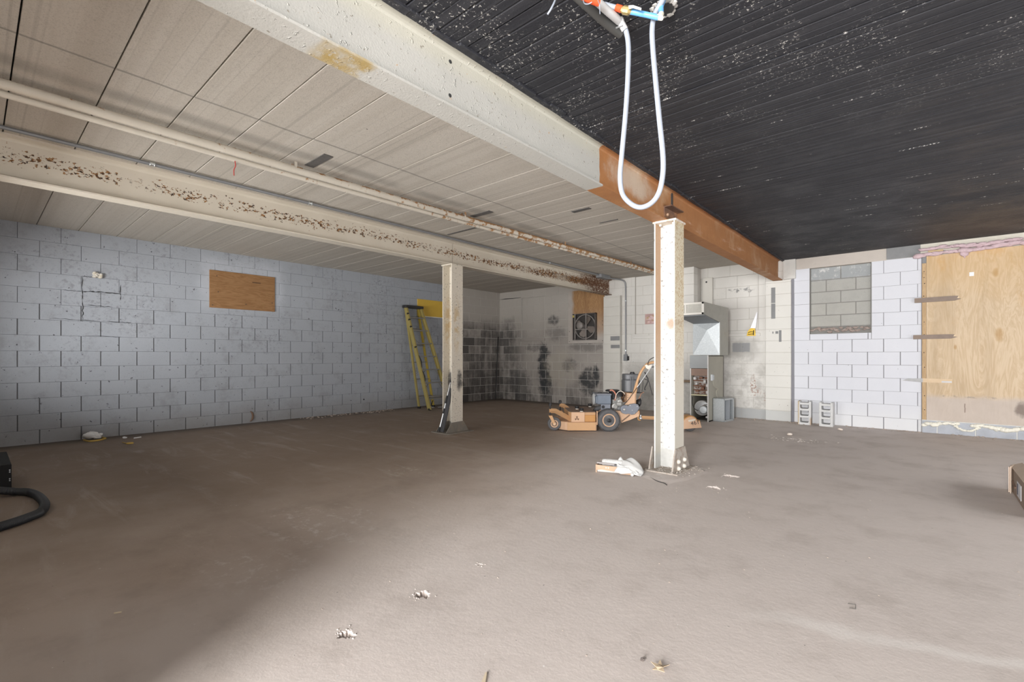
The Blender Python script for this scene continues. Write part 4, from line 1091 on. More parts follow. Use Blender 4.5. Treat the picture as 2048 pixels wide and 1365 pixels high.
# side switch with its cable, gas pipe
y, z = (8.602, 0.776)
MB().cbox(X1, X1+.03, y-.06, y+.0, z-.06, z+.05, .004).build('switch_box', mk('pale_switch', (.62, .65, .68), .4, .2), fu, world=True)
MB().cbox(X1, X1+.025, y+.03, y+.075, z-.05, z+.04, .004).build('switch_cover', m_gv, fu, world=True)
MB().tube(bez([(X1+.02, y, z-.05), (X1+.03, y+.05, z-.16), (X1+.035, y+.25, z-.22), (X1+.03, y+.16, z-.25), (X1+.035, y+.2, z-.36), (X1+.04, y+.33, z-.43)], 6), .005, 6).build('cable', mk('old_cream_cable', (.52, .50, .42), .7), fu, world=True)
MB().tube([(-3.62, 8.95, .672), (X0, 8.95, .672)], .024, 12).build('gas_pipe', mk('brown_gas_pipe', (.26, .19, .13), .6, .3), fu, world=True, smooth=50)
MB().tube(bez([(-3.36, 8.94, .66), (-3.33, 8.93, .60), (-3.29, 8.92, .50), (-3.25, 8.9, .43)], 5), [.02]*8+[.012]*8, 8).build('gas_hose', m_fi, fu, world=True, smooth=50)

# loose duct section on the floor
db = thing('duct_box', (-2.735, 8.83, 0), 'open-ended galvanised duct box on the floor right of the furnace', 'duct', math.radians(-8))
w, l, h = .20, .385, .405
for nm, bx in [('duct_wall', (-w/2, w/2, -l/2, -l/2+.006, 0, h)), ('duct_wall', (-w/2, w/2, l/2-.006, l/2, 0, h)), ('duct_wall', (-w/2, w/2, -l/2, l/2, 0, .006)), ('duct_wall', (-w/2, w/2, -l/2, l/2, h-.006, h)), ('duct_back', (-w/2, -w/2+.006, -l/2, l/2, 0, h))]:
    MB().box(*bx).build(nm, m_gv, db)
for bx in [(w/2-.004, w/2+.002, -l/2, -l/2+.022, 0, h), (w/2-.004, w/2+.002, l/2-.05, l/2, 0, h), (w/2-.004, w/2+.002, -l/2, l/2, 0, .03), (w/2-.004, w/2+.002, -l/2, l/2, h-.03, h)]:
    MB().cbox(*bx, .001).build('flange', m_gv, db)
MB().box(-w/2+.01, w/2-.02, l/2-.13, l/2-.122, .01, h-.01).build('inner_divider', mk('bright_duct_inside', (.62, .65, .69), .35, .5), db)

# ================================================================ walk-behind mower with sulky
mw = thing('walk_behind_mower', (-3.629, 6.378, 0), 'orange walk-behind lawn mower with a grey engine, parked behind the near column', 'lawn mower', math.radians(41.215))
m_or = mk('faded_orange_paint', (.56, .335, .175), .5, .1, var=.10, scale=7, dirt=(.36, .22, .14), dirt_amt=.22, dscale=6)
m_op = mk('peach_worn_paint', (.62, .405, .265), .55, .1, var=.10, scale=9, dirt=(.42, .27, .19), dirt_amt=.25, dscale=8)
m_od = mk('deep_orange_paint', (.50, .255, .085), .5, .1, var=.1, dirt=(.30, .17, .10), dirt_amt=.25)
m_dk = mk('dirt_caked_deck_top', (.25, .175, .135), .9, var=.3, scale=8, dirt=(.36, .24, .15), dirt_amt=.35, bump=.4)
m_ty = mk('dusty_tyre_rubber', (.105, .105, .11), .85, var=.25, scale=20, dirt=(.19, .185, .18), dirt_amt=.35, dscale=10)
m_bk = mk('black_plastic', (.018, .018, .02), .5, var=.3)
m_sl = mk('slate_grey_paint', (.16, .19, .235), .45, .15, var=.2, scale=8, dirt=(.27, .30, .34), dirt_amt=.3, dscale=9)
m_sp = mk('slate_grey_plate', (.20, .215, .25), .5, .2, var=.15, dirt=(.30, .22, .17), dirt_amt=.2)
m_al = mk('dirty_cast_metal', (.40, .40, .385), .5, .5, var=.3, scale=25, dirt=(.14, .13, .125), dirt_amt=.35, dscale=18)
m_sv = mk('bright_steel', (.66, .68, .70), .3, .8); m_wh = mk('pale_cream_paint', (.76, .70, .62), .5)
m_tk = mk('dark_grey_tank_plastic', (.135, .14, .15), .45, var=.12, scale=5)
AY = rot('X', -90)        # lathe axis z -> +y (away from the viewer)
def part(mb, name, mat, parent=mw, **k): return mb.build(name, mat, parent, **k)
def ph(pts, v=None): return [(a, c) for a, _, c in pts]

def tyre(c, R, W, rim, mat_rim, name='wheel', lugs=0):
    T = tr(*c) @ AY
    h = W/2
    wh = part(MB().lathe([(rim, -h*.75), (rim+.012, -h*.95), (R*.86, -h), (R*.96, -h*.8), (R, -h*.45), (R, h*.45), (R*.96, h*.8), (R*.86, h), (rim+.012, h*.95), (rim, h*.75)], 36, T), name, m_ty, smooth=45)
    part(MB().lathe([(rim+.003, -h*.74), (rim-.006, -h*.86), (rim-.016, -h*.80), (rim*.80, -h*.50), (rim*.76, -h*.46), (rim*.62, -h*.56), (rim*.58, -h*.66), (.030, -h*.68), (0, -h*.68)], 32, T), 'rim', mat_rim, wh, smooth=35)
    part(MB().lathe([(.030, -h*.64), (.030, -h*1.02), (.02, -h*1.1), (0, -h*1.1)], 14, T), 'hub', m_bk if R > .15 else mat_rim, wh, smooth=35)
    if lugs:
        b = MB()
        for i in range(lugs):
            q = 2*PI*i/lugs
            for s in (-1, 1):
                b.box(-.006, .006, s*h*.5-.028, s*h*.5+.028, R-.003, R+.005, tr(*c) @ rot('Y', math.degrees(q)+s*2.5))
        tag(part(b, 'tread_lugs', m_ty, wh), kind='stuff')
    return wh
tyre((0, .07, .170), .168, .13, .10, m_op, 'drive_wheel', 44)
tyre((0, .62, .170), .168, .13, .10, m_op, 'drive_wheel', 0)
part(MB().cyl((0, .10, .17), (0, .60, .17), .016), 'axle', m_bk)

# cutting deck
deck = [(-.185, .03), (-.60, .03), (-.665, .07), (-.79, .20), (-.80, .50), (-.77, .78), (-.60, .92), (-.185, .92)]
part(MB().prism(deck, .012, .142), 'deck', m_op, bevel=.012)
part(MB().cbox(-.632, -.20, .022, .034, .016, .138, .003), 'deck_skirt', m_or)
part(MB().prism([(-.19, .075), (-.565, .075), (-.60, .20), (-.60, .80), (-.565, .88), (-.19, .88)], .14, .286), 'deck_housing', m_or, bevel=.008)
part(MB().prism([(-.192, .08), (-.56, .08), (-.595, .20), (-.595, .80), (-.56, .875), (-.192, .875)], .285, .291), 'deck_top', m_dk)
part(MB().cbox(-.568, -.362, .058, .078, .140, .290, .004), 'guard_plate', m_op)
em = MB()
for k in range(3):
    em.prism([(-.005, .004), (.005, .004), (.014, .032), (-.014, .032)], .0545, .0585, 'y', tr(-.482, 0, .195) @ rot('Y', 120*k))
part(em, 'emblem', mk('brown_emblem', (.16, .085, .05), .7), D.objects['guard_plate'])
part(MB().cbox(-.362, -.195, .066, .078, .145, .245, .003), 'front_flap', m_od)
part(MB().cbox(-.362, -.195, .060, .078, .250, .275, .003), 'front_lip', m_or)
part(MB().cbox(-.185, -.170, .03, .06, .10, .31, .003), 'deck_bracket', m_op)
for p in ((-0.400, 0.140, 0.288), (-0.424, 0.470, 0.307), (-0.153, 0.840, 0.290)):
    c = part(MB().lathe([(.026, 0), (.026, .012), (.014, .014), (.014, .03)], 16, tr(p[0], p[1], .289)), 'spindle', m_wh, smooth=35)
    part(MB().lathe([(.030, 0), (.034, .006), (.034, .034), (.028, .040), (0, .040)], 18, tr(p[0], p[1], .304)), 'spindle_cap', m_bk, c, smooth=35)

# caster forks
def arm(path, r, name):
    part(MB().tube(path, r, 4), name, m_or)
arm([(-0.896, 0.150, 0.303), (-0.803, 0.150, 0.300), (-0.654, 0.160, 0.221), (-0.544, 0.170, 0.159)], .036, 'caster_arm')
arm([(-0.679, 0.750, 0.328), (-0.609, 0.750, 0.318), (-0.490, 0.740, 0.236)], .033, 'caster_arm')
for zx, zt, zb, v, wx, wz in ((123, 700, 858, .15, 172, .105), (243, 668, 800, .75, 290, .105)):
    a, b_, c = (-0.882, 0.150, 0.425) if v < .5 else (-0.668, 0.750, 0.411), (-0.882, 0.150, 0.222) if v < .5 else (-0.668, 0.750, 0.228), (-0.819, 0.150, 0.107) if v < .5 else (-0.600, 0.750, 0.106)
    c = (c[0], c[1], .105)
    part(MB().tube([a, (a[0], a[1], a[2]-.02), (a[0], a[1], a[2]-.021), b_], [.020, .020, .012, .012], 10), 'caster_spindle', m_bk)
    part(MB().lathe([(.024, 0), (.024, .03), (.02, .034), (0, .034)], 12, tr(a[0], a[1], a[2]-.045)), 'spindle_collar', m_bk)
    tyre(c, .104, .075, .058, m_op, 'caster_wheel')
    for s in (-1, 1):
        y = c[1]+s*.052
        vs = [(b_[0]-.022, b_[2]), (b_[0]+.030, b_[2]), (c[0]+.022, c[2]-.012), (c[0]+.010, c[2]-.026), (c[0]-.016, c[2]-.016)]
        part(MB().prism(vs, y-.005, y+.005, 'y'), 'fork_plate', m_or)
    part(MB().cbox(b_[0]-.024, b_[0]+.032, c[1]-.055, c[1]+.055, b_[2]-.004, b_[2]+.010, .003), 'fork_crown', m_or)
    part(MB().cyl((c[0], c[1]-.062, c[2]), (c[0], c[1]+.062, c[2]), .009), 'caster_axle', m_wh)

# engine
a = (-0.176, 0.160, 0.588); b_ = (0.065, 0.160, 0.398)
eb = part(MB().cbox(a[0]+.02, b_[0], .16, .52, b_[2], a[2]-.03, .014), 'fuel_tank', m_sl)
part(MB().cbox(a[0]+.012, b_[0]+.004, .15, .53, a[2]-.05, a[2]-.022, .008), 'tank_seam', m_sp, eb)
part(MB().cbox(a[0], a[0]+.04, .17, .50, b_[2]+.01, a[2]-.06, .014), 'tank_shoulder', m_sl, eb)
p = (-0.082, 0.340, 0.593)
part(MB().lathe([(.03, 0), (.03, .016), (.024, .02), (0, .02)], 16, tr(p[0], p[1], a[2]-.03)), 'filler_cap', m_bk, eb, smooth=40)
p = (-0.184, 0.340, 0.466)
part(MB().lathe([(.085, 0), (.09, .008), (.09, .03), (.07, .04), (0, .04)], 24, tr(p[0]+.03, .34, p[2]) @ rot('Y', -90)), 'recoil_starter', mk('grey_white_casing', (.55, .56, .56), .5, .2), smooth=40)
pp_ = [(-0.092, 0.180, 0.401), (0.054, 0.180, 0.401), (0.046, 0.180, 0.293), (-0.008, 0.180, 0.248), (-0.092, 0.180, 0.242)]
sp = part(MB().prism(ph(pp_), .175, .187, 'y'), 'engine_support', m_sp)
p = (-0.059, 0.170, 0.359)
part(MB().cyl((p[0], .171, p[2]), (p[0], .176, p[2]), .025, None, 18), 'support_hole', m_bk, sp)
p = (-0.051, 0.170, 0.269)
part(MB().cyl((p[0], .169, p[2]), (p[0], .176, p[2]), .011, None, 8), 'bolt', m_sv, sp)
a = (0.101, 0.280, 0.491); b_ = (0.253, 0.280, 0.288)
part(MB().cbox(a[0], b_[0], .28, .55, b_[2], a[2], .012), 'crankcase', m_al)
for k in range(6):
    z = a[2]-.016*k
    part(MB().cbox(a[0]+.02, b_[0]-.02, .262, .50, z-.005, z+.003, .001), 'cooling_fin', m_al)
p = (0.142, 0.250, 0.357)
part(MB().lathe([(.055, 0), (.05, .03), (.03, .035), (.03, .05), (0, .05)], 18, tr(p[0], .275, p[2]) @ rot('X', 90)), 'oil_filter', m_al, smooth=40)
p = (0.214, 0.250, 0.428)
part(MB().lathe([(.04, 0), (.04, .05), (.025, .055), (0, .055)], 14, tr(p[0], .28, p[2]) @ rot('X', 90)), 'carburettor', m_al, smooth=40)
p = (0.207, 0.250, 0.324); part(MB().cbox(p[0]-.03, p[0]+.03, .235, .28, p[2]-.02, p[2]+.03, .006), 'starter_bracket', m_sv)
p = (0.127, 0.300, 0.528); part(MB().cbox(p[0]-.035, p[0]+.03, .25, .5, p[2]-.06, p[2]+.06, .01), 'blower_shroud', m_bk)
p = (0.206, 0.300, 0.541); part(MB().lathe([(.075, 0), (.07, .05), (.05, .07), (0, .07)], 18, tr(p[0], .30, p[2]-.03)), 'muffler', m_bk, smooth=40)
p = (0.125, 0.360, 0.605)
part(MB().lathe([(.10, 0), (.112, .006), (.112, .022), (.09, .03), (0, .032)], 28, tr(p[0], p[1], p[2]-.02)), 'air_cleaner', m_bk, smooth=40)
part(MB().tube(bez([(0.054, 0.220, 0.610), (0.088, 0.220, 0.615), (0.129, 0.220, 0.580), (0.153, 0.240, 0.520), (0.138, 0.260, 0.456)], 5), .011, 8), 'red_lead', mk('faded_red_rubber', (.55, .22, .15), .6), smooth=50)
part(MB().tube(bez([(0.136, 0.220, 0.476), (0.162, 0.220, 0.560), (0.213, 0.220, 0.602), (0.265, 0.220, 0.580), (0.287, 0.220, 0.548)], 5), .005, 6), 'pale_cable', m_wh)
part(MB().tube(bez([(0.287, 0.220, 0.548), (0.263, 0.240, 0.468), (0.212, 0.240, 0.416), (0.108, 0.240, 0.319)], 5), .006, 6), 'fuel_hose', m_bk)
part(MB().cbox(*[x for pr in zip((0.157, 0.200, 0.420), (0.241, 0.200, 0.485)) for x in pr][:2], .20, .24, (0.241, 0.200, 0.368)[2], (0.157, 0.200, 0.433)[2], .01), 'linkage_plate', m_al)

# frame, belt cover, uprights
for v in (.13, .66):
    f = [(0.043, 0.130, 0.301), (0.481, 0.130, 0.299), (0.481, 0.130, 0.220), (0.353, 0.130, 0.165), (0.219, 0.130, 0.120), (0.161, 0.130, 0.197)]
    part(MB().prism(ph(f), v, v+.012, 'y'), 'frame_plate', m_op)
part(MB().tube([(0.338, 0.120, 0.239), (0.216, 0.120, 0.140)], .008, 6), 'frame_strut', mk('brown_shadowed_steel', (.20, .13, .09), .7))
up = [(0.260, 0.160, 0.396), (0.309, 0.160, 0.437), (0.304, 0.160, 0.572), (0.445, 0.160, 0.572), (0.445, 0.160, 0.396)]
part(MB().prism(ph(up), .155, .167, 'y'), 'upright_plate', m_op)
part(MB().prism(ph(up), .56, .572, 'y'), 'upright_plate', m_op)
part(MB().cbox((0.425, 0.160, 0.552)[0], (0.445, 0.160, 0.552)[0], .155, .572, (0.425, 0.160, 0.398)[2], (0.425, 0.160, 0.565)[2], .004), 'cross_plate', m_od)
for zx, zy in ((1058, 605), (1058, 632)):
    p = (0.318, 0.155, 0.546) if zy == 605 else (0.318, 0.155, 0.512)
    part(MB().cyl((p[0], .150, p[2]), (p[0], .156, p[2]), .006, None, 8), 'bolt', m_bk)
bc = [(0.190, 0.100, 0.334), (0.203, 0.100, 0.372), (0.233, 0.100, 0.393), (0.275, 0.100, 0.395), (0.307, 0.100, 0.383), (0.339, 0.100, 0.409), (0.409, 0.100, 0.420), (0.460, 0.100, 0.404), (0.480, 0.100, 0.363), (0.454, 0.100, 0.302), (0.409, 0.100, 0.256), (0.358, 0.100, 0.245), (0.315, 0.100, 0.264), (0.269, 0.100, 0.255), (0.218, 0.100, 0.271), (0.195, 0.100, 0.300)]
bcv = part(MB().prism(ph(bc), .085, .130, 'y'), 'belt_cover', m_sp, bevel=.006)
p = (0.248, 0.080, 0.328)
part(MB().lathe([(.022, 0), (.020, .012), (.008, .018), (0, .018)], 12, tr(p[0], .085, p[2]) @ rot('X', 90)), 'cover_hub', m_al, bcv, smooth=40)
for p in ((0.334, 0.080, 0.391), (0.445, 0.080, 0.375), (0.398, 0.080, 0.273), (0.368, 0.080, 0.317)):
    part(MB().cyl((p[0], .080, p[2]), (p[0], .086, p[2]), .007, None, 8), 'cover_bolt', m_sv, bcv)
# handlebar, control rod and cables
part(MB().tube(bez([(0.369, 0.220, 0.444), (0.425, 0.220, 0.560), (0.466, 0.220, 0.703), (0.528, 0.220, 0.878), (0.593, 0.220, 0.977), (0.663, 0.230, 1.033), (0.786, 0.250, 1.055), (0.958, 0.300, 1.057)], 6), .021, 12), 'handlebar', m_or, smooth=50)
part(MB().prism(ph([(0.387, 0.190, 0.421), (0.374, 0.190, 0.479), (0.432, 0.190, 0.595), (0.474, 0.190, 0.718), (0.486, 0.190, 0.705), (0.458, 0.190, 0.563), (0.453, 0.190, 0.421)]), .19, .21, 'y'), 'handle_bracket', m_or)
part(MB().prism(ph([(0.584, 0.170, 1.008), (0.620, 0.170, 1.014), (0.635, 0.170, 0.999), (0.691, 0.170, 1.014), (0.700, 0.170, 0.994), (0.656, 0.170, 0.931), (0.607, 0.170, 0.960)]), .17, .19, 'y'), 'control_bracket', m_wh)
part(MB().tube([(0.691, 0.150, 0.996), (0.493, 0.150, 0.710), (0.458, 0.150, 0.662)], .007, 8), 'control_rod', m_sv)
part(MB().tube(bez([(0.458, 0.150, 0.662), (0.381, 0.140, 0.554), (0.315, 0.130, 0.468), (0.242, 0.120, 0.392)], 4), .005, 6), 'control_cable', m_bk)
part(MB().tube(bez([(0.639, 0.200, 1.014), (0.657, 0.200, 1.072), (0.700, 0.200, 1.111), (0.777, 0.220, 1.133), (0.848, 0.240, 1.117)], 5), .006, 6), 'brake_cable', m_bk)
part(MB().tube(bez([(0.654, 0.200, 0.995), (0.706, 0.200, 0.978), (0.777, 0.220, 0.985)], 4), .007, 6), 'clutch_lever', m_bk)
part(MB().tube(bez([(0.606, 0.250, 0.896), (0.636, 0.250, 0.831), (0.658, 0.250, 0.779), (0.640, 0.250, 0.714), (0.606, 0.250, 0.643), (0.614, 0.250, 0.617)], 5), .009, 8), 'hanging_cable', m_bk, smooth=50)
part(MB().tube(bez([(0.578, 0.250, 0.792), (0.630, 0.250, 0.779), (0.669, 0.250, 0.753), (0.701, 0.250, 0.636), (0.729, 0.250, 0.535)], 5), .005, 6), 'hanging_cable', m_bk)
part(MB().tube(bez([(0.575, 0.250, 0.799), (0.578, 0.250, 0.701), (0.562, 0.250, 0.597)], 4), .004, 6), 'hanging_cable', m_bk)
# rear tank and linkage
a = (0.318, 0.360, 0.573); b_ = (0.555, 0.360, 0.853)
tk = MB()
tk.prism([(a[0]-.006, .34), (a[0]+.03, .31), (b_[0]-.03, .31), (b_[0]+.006, .34), (b_[0]+.006, .56), (b_[0]-.03, .59), (a[0]+.03, .59), (a[0]-.006, .56)], a[2], a[2]+.20)
tk.prism([(a[0]+.0, .345), (a[0]+.035, .32), (b_[0]-.03, .32), (b_[0], .345), (b_[0], .555), (b_[0]-.03, .58), (a[0]+.035, .58), (a[0], .555)], a[2]+.195, b_[2]+.01)
tko = part(tk, 'rear_tank', m_tk, bevel=.018, smooth=50)
for f in (.36, .5):
    x = a[0]+(b_[0]-a[0])*f
    part(MB().cbox(x-.010, x+.010, .303, .32, a[2]+.03, b_[2]-.03, .005), 'tank_rib', m_tk, tko)
p = (0.455, 0.400, 0.871)
part(MB().lathe([(.040, -.02), (.040, .006), (.034, .012), (.03, .014), (.03, .024), (0, .024)], 20, tr(p[0], .42, p[2])), 'tank_cap', m_bk, tko, smooth=40)
part(MB().tube([(0.499, 0.200, 0.478), (0.541, 0.200, 0.568), (0.577, 0.200, 0.585)], .009, 8), 'linkage_rod', mk('rusty_linkage', (.26, .14, .09), .7))
part(MB().tube([(0.467, 0.200, 0.575), (0.564, 0.200, 0.578)], .008, 8), 'linkage_rod', m_bk)
p = (0.510, 0.240, 0.416); part(MB().lump(p, .055, 5, (.7, .8, 1.2), .4), 'gear_housing', m_bk, smooth=60)
# hitch and ride-on sulky
part(MB().tube(bez([(0.483, 0.140, 0.311), (0.491, 0.140, 0.259), (0.471, 0.140, 0.195), (0.481, 0.140, 0.163), (0.509, 0.140, 0.159)], 4), .008, 8), 'hitch_rod', m_od)
p = (0.512, 0.140, 0.189); part(MB().lathe([(0, -.026), (.018, -.02), (.026, 0), (.018, .02), (.010, .024), (.010, .05), (0, .05)], 16, tr(p[0], .14, p[2])), 'hitch_ball', m_sv, smooth=50)
p0, p1 = (0.528, 0.140, 0.200), (1.206, 0.120, 0.172)
part(MB().tube([p0, p1], .026, 4), 'drawbar', m_or)
fd = [(1.074, 0.000, 0.040), (1.077, 0.000, 0.113), (1.102, 0.000, 0.173), (1.137, 0.000, 0.211), (1.181, 0.000, 0.238), (1.229, 0.000, 0.250), (1.273, 0.000, 0.238), (1.310, 0.000, 0.208), (1.334, 0.000, 0.169), (1.366, 0.000, 0.181), (1.393, 0.000, 0.064)]
fe = part(MB().prism(ph(fd), -.02, .17, 'y'), 'sulky_fender', m_od, bevel=.01)
part(MB().prism(ph([(1.082, 0.000, 0.042), (1.084, 0.000, 0.107), (1.112, 0.000, 0.163), (1.143, 0.000, 0.198), (1.187, 0.000, 0.223), (1.229, 0.000, 0.232), (1.266, 0.000, 0.222), (1.298, 0.000, 0.194), (1.323, 0.000, 0.157), (1.357, 0.000, 0.169), (1.386, 0.000, 0.068)]), -.028, -.02, 'y'), 'fender_face', m_op, fe)
part(MB().prism(ph([(1.184, 0.000, 0.167), (1.185, 0.000, 0.182), (1.235, 0.000, 0.191), (1.290, 0.000, 0.201), (1.295, 0.000, 0.182), (1.250, 0.000, 0.163), (1.194, 0.000, 0.156)]), -.031, -.027, 'y'), 'worn_decal', mk('worn_pale_decal', (.70, .64, .54), .6, dirt=(.30, .22, .16), dirt_amt=.3, dscale=40), fe)
tx = D.curves.new('fender_number', 'FONT'); tx.body = '461'; tx.size = .085; tx.extrude = .0012; tx.space_character = 1.05
to0 = D.objects.new('fender_number_curve', tx); COL.objects.link(to0)
bpy.context.view_layer.update()
tme = D.meshes.new_from_object(to0.evaluated_get(bpy.context.evaluated_depsgraph_get())); D.objects.remove(to0); D.curves.remove(tx)
to = D.objects.new('fender_number', tme); COL.objects.link(to); to.parent = fe
p = (1.238, 0.000, 0.088); to.location = (p[0]-.01, -.0285, p[2]+.012); to.rotation_euler = (PI/2, math.radians(-12), 0)
tme.materials.append(mk('black_number', (.05, .04, .04), .6))
c = (1.238, 0.000, 0.110)
tyre((c[0], .075, .107), .106, .10, .06, m_op, 'sulky_wheel')

# ================================================================ stepladder
ld = thing('stepladder', (-8.05, 6.7, 0), 'yellow fibreglass stepladder leaning against the wall, folded, behind the far column', 'ladder')
m_lf = mk('aged_yellow_fibreglass', (.37, .30, .10), .6, var=.12, scale=10, dirt=(.34, .31, .22), dirt_amt=.3, dscale=8)
m_lb = mk('bright_yellow_fibreglass', (.46, .345, .06), .55, var=.1)
m_la = mk('dull_ladder_aluminium', (.30, .295, .28), .5, .5, var=.15, dirt=(.16, .15, .14), dirt_amt=.3)
fl0, fl1 = Vector((-7.931, 6.41, .005)), Vector((-8.665, 6.335, 2.24))
fr0, fr1 = Vector((-7.931, 7.00, .005)), Vector((-8.665, 6.735, 2.24))
bl0, br0 = Vector((-8.40, 6.50, .005)), Vector((-8.40, 6.90, .005))
bl1, br1 = Vector((-8.71, 6.365, 2.20)), Vector((-8.71, 6.705, 2.20))
def rail(p, q, w, d, name, mat, out):
    """C-channel rail between two points; w across the wall, d towards the room, out = side its web faces"""
    ax = (q-p).normalized(); yv = Vector((0, 1, 0)); yv = (yv-ax*ax.dot(yv)).normalized(); xv = yv.cross(ax)
    pr = [(-w/2, -d/2), (w/2, -d/2), (w/2, -d/2+.006), (-w/2+.008, -d/2+.006), (-w/2+.008, d/2-.006), (w/2, d/2-.006), (w/2, d/2), (-w/2, d/2)]
    b = MB(); n = len(pr)
    vs = [tuple(p+yv*a*out+xv*c) for a, c in pr]+[tuple(q+yv*a*out+xv*c) for a, c in pr]
    b.add(vs, [tuple(range(n)), tuple(range(2*n-1, n-1, -1))]+[(i, i+n, (i+1) % n+n, (i+1) % n) for i in range(n)])
    return b.build(name, mat, ld, world=True)
rail(fl0, fl1, .036, .09, 'front_rail', m_lf, 1); rail(fr0, fr1, .036, .09, 'front_rail', m_lf, -1)
rail(bl0, bl1, .028, .055, 'rear_rail', m_lf, 1); rail(br0, br1, .028, .055, 'rear_rail', m_lb, -1)
MB().cbox(-8.74, -8.60, 6.29, 6.785, 2.215, 2.275, .01, ).build('top_cap', mk('worn_black_cap', (.03, .03, .032), .6, dirt=(.45, .45, .45), dirt_amt=.22, dscale=22), ld, world=True)
for k in range(7):
    t = .125 + .128*k
    a = fl0.lerp(fl1, t); c = fr0.lerp(fr1, t)
    st = MB().cbox(a.x-.035, a.x+.045, a.y+.012, c.y-.012, a.z-.012, a.z+.012, .003)
    st.build('step', m_la, ld, world=True)
    if k < 3:
        for s, e in ((a, 1), (c, -1)):
            MB().tube([(s.x+.02, s.y+e*.13, s.z-.01), (s.x+.01, s.y+e*.015, s.z-.14)], .009, 6).build('step_brace', m_la, ld, world=True)
for k in range(5):
    t = .12+.17*k
    a = bl0.lerp(bl1, t); c = br0.lerp(br1, t)
    MB().tube([a, c], .010, 8).build('rear_bar', m_la, ld, world=True)
a = br0.lerp(br1, .62); c = bl0.lerp(bl1, .74)
MB().tube([a, c], .009, 6).build('rear_brace', m_la, ld, world=True)
for s in (fl0, fr0, bl0, br0):
    MB().cbox(s.x-.04, s.x+.035, s.y-.022, s.y+.022, 0, .045, .006).build('rubber_foot', m_blk, ld, world=True)
for t0, t1 in ((.40, .52), (.27, .37)):
    p = fl0.lerp(fl1, (t0+t1)/2)
    MB().tube(bez([fl0.lerp(fl1, t0)+Vector((.035, .02, 0)), p+Vector((.05, .035, 0)), fl0.lerp(fl1, t1)+Vector((.035, .015, 0))], 4), .013, 8).build('dark_spreader', m_blk, ld, world=True)
for t in (.60, .80, .87, .93):
    p = fl0.lerp(fl1, t)
    MB().cyl(p+Vector((.03, -.022, 0)), p+Vector((.03, .012, 0)), .022, None, 10).build('rivet_plate', m_blk, ld, world=True)
p = fl0.lerp(fl1, .12)
MB().cbox(p.x-.05, p.x+.04, 6.44, 6.95, p.z-.05, p.z-.02, .003).build('foot_rail', m_la, ld, world=True)
for e, y0, y1 in ((1, 6.46, 6.54), (-1, 6.95, 6.87)):
    MB().tube([(-7.97, y0, .06), (-7.98, y1, .2)], .010, 6).build('knee_brace', m_blk, ld, world=True)
# pale scrap lying under the ladder
sc_ = thing('bag_scrap', (-8.2, 6.75, 0), 'crumpled pale plastic scrap on the floor under the stepladder', 'scrap')
b = MB()
for i in range(7): b.lump((-8.2+random.uniform(-.12, .12), 6.75+random.uniform(-.14, .14), .022), random.uniform(.02, .04), i, (1.4, 1.4, .5), .5, 2)
b.build('plastic', mk('grey_plastic_film', (.42, .41, .40), .4, dirt=(.1, .1, .1), dirt_amt=.4, dscale=16), sc_, world=True, smooth=40)

# ================================================================ long-handled brush in the far column
br = thing('floor_brush', (-5.44, 4.62, 0), 'black and silver long-handled squeegee leaning in the far column', 'brush')
p0 = Vector((-5.440, 4.568, 0.014)); p1 = Vector((-5.415, 4.80, .83))
def on(t, off=(0, 0, 0)): return p0.lerp(p1, t)+Vector(off)
MB().tube([on(.06), on(1.0)], .0105, 10).build('pole', m_sv, br, world=True, smooth=50)
for t0, t1, r in ((.02, .10, .022), (.34, .43, .017), (.52, .66, .0165), (0.9, 1.0, .014)):
    MB().tube([on(t0), on(t1)], r, 10).build('grip', m_blk, br, world=True, smooth=50)
q = [(.02, .00), (.055, .0), (.085, .02), (.02, .9)]
d = (p1-p0)
b = MB()
P0 = [on(.03, (.012, .0, 0)), on(.03, (.095, -.005, -.01)), on(.55, (.085, .0, 0)), on(.80, (.04, 0, 0)), on(.80, (.015, 0, 0))]
vs = [tuple(x) for x in P0]+[tuple(x+Vector((0, .016, 0))) for x in P0]
b.add(vs, [(0, 1, 2, 3, 4), (9, 8, 7, 6, 5)]+[(i, i+5, (i+1) % 5+5, (i+1) % 5) for i in range(5)]).build('rubber_blade', mk('grey_black_rubber', (.055, .055, .06), .6, var=.25), br, world=True)

# ================================================================ roller things by the near column
ty = thing('roller_tray', (-2.30, 4.13, 0), 'tan painted wooden tray edge lying on the floor left of the near column', 'tray')
m_tan = mk('tan_wood_edge', (.50, .335, .225), .6, var=.06)
A = Vector((-2.462, 4.075, 0)); B = Vector((-2.135, 4.195, 0)); u = (B-A).normalized(); n_ = Vector((-u.y, u.x, 0)); L = (B-A).length
def uv(a, v, z): return tuple(A+u*a+n_*v+Vector((0, 0, z)))
def plate(pts, d, name, mat):
    b = MB(); k = len(pts)
    b.add([uv(a, 0, z) for a, z in pts]+[uv(a, d, z) for a, z in pts], [tuple(range(k)), tuple(range(2*k-1, k-1, -1))]+[(i, i+k, (i+1) % k+k, (i+1) % k) for i in range(k)])
    return b.build(name, mat, ty, world=True)
plate([(0, 0.022), (.045, .030), (.21, .016), (.24, 0), (L, 0), (L-.035, .062), (.0, .072)], .010, 'front_board', m_tan)
MB().add([uv(-.006, -.004, z) for z in (0, .075)]+[uv(-.006, .14, z) for z in (0, .075)]+[uv(.004, -.004, z) for z in (0, .075)]+[uv(.004, .14, z) for z in (0, .075)], [(0, 1, 3, 2), (4, 6, 7, 5), (0, 4, 5, 1), (2, 3, 7, 6), (0, 2, 6, 4), (1, 5, 7, 3)]).build('end_board', m_tan, ty, world=True)
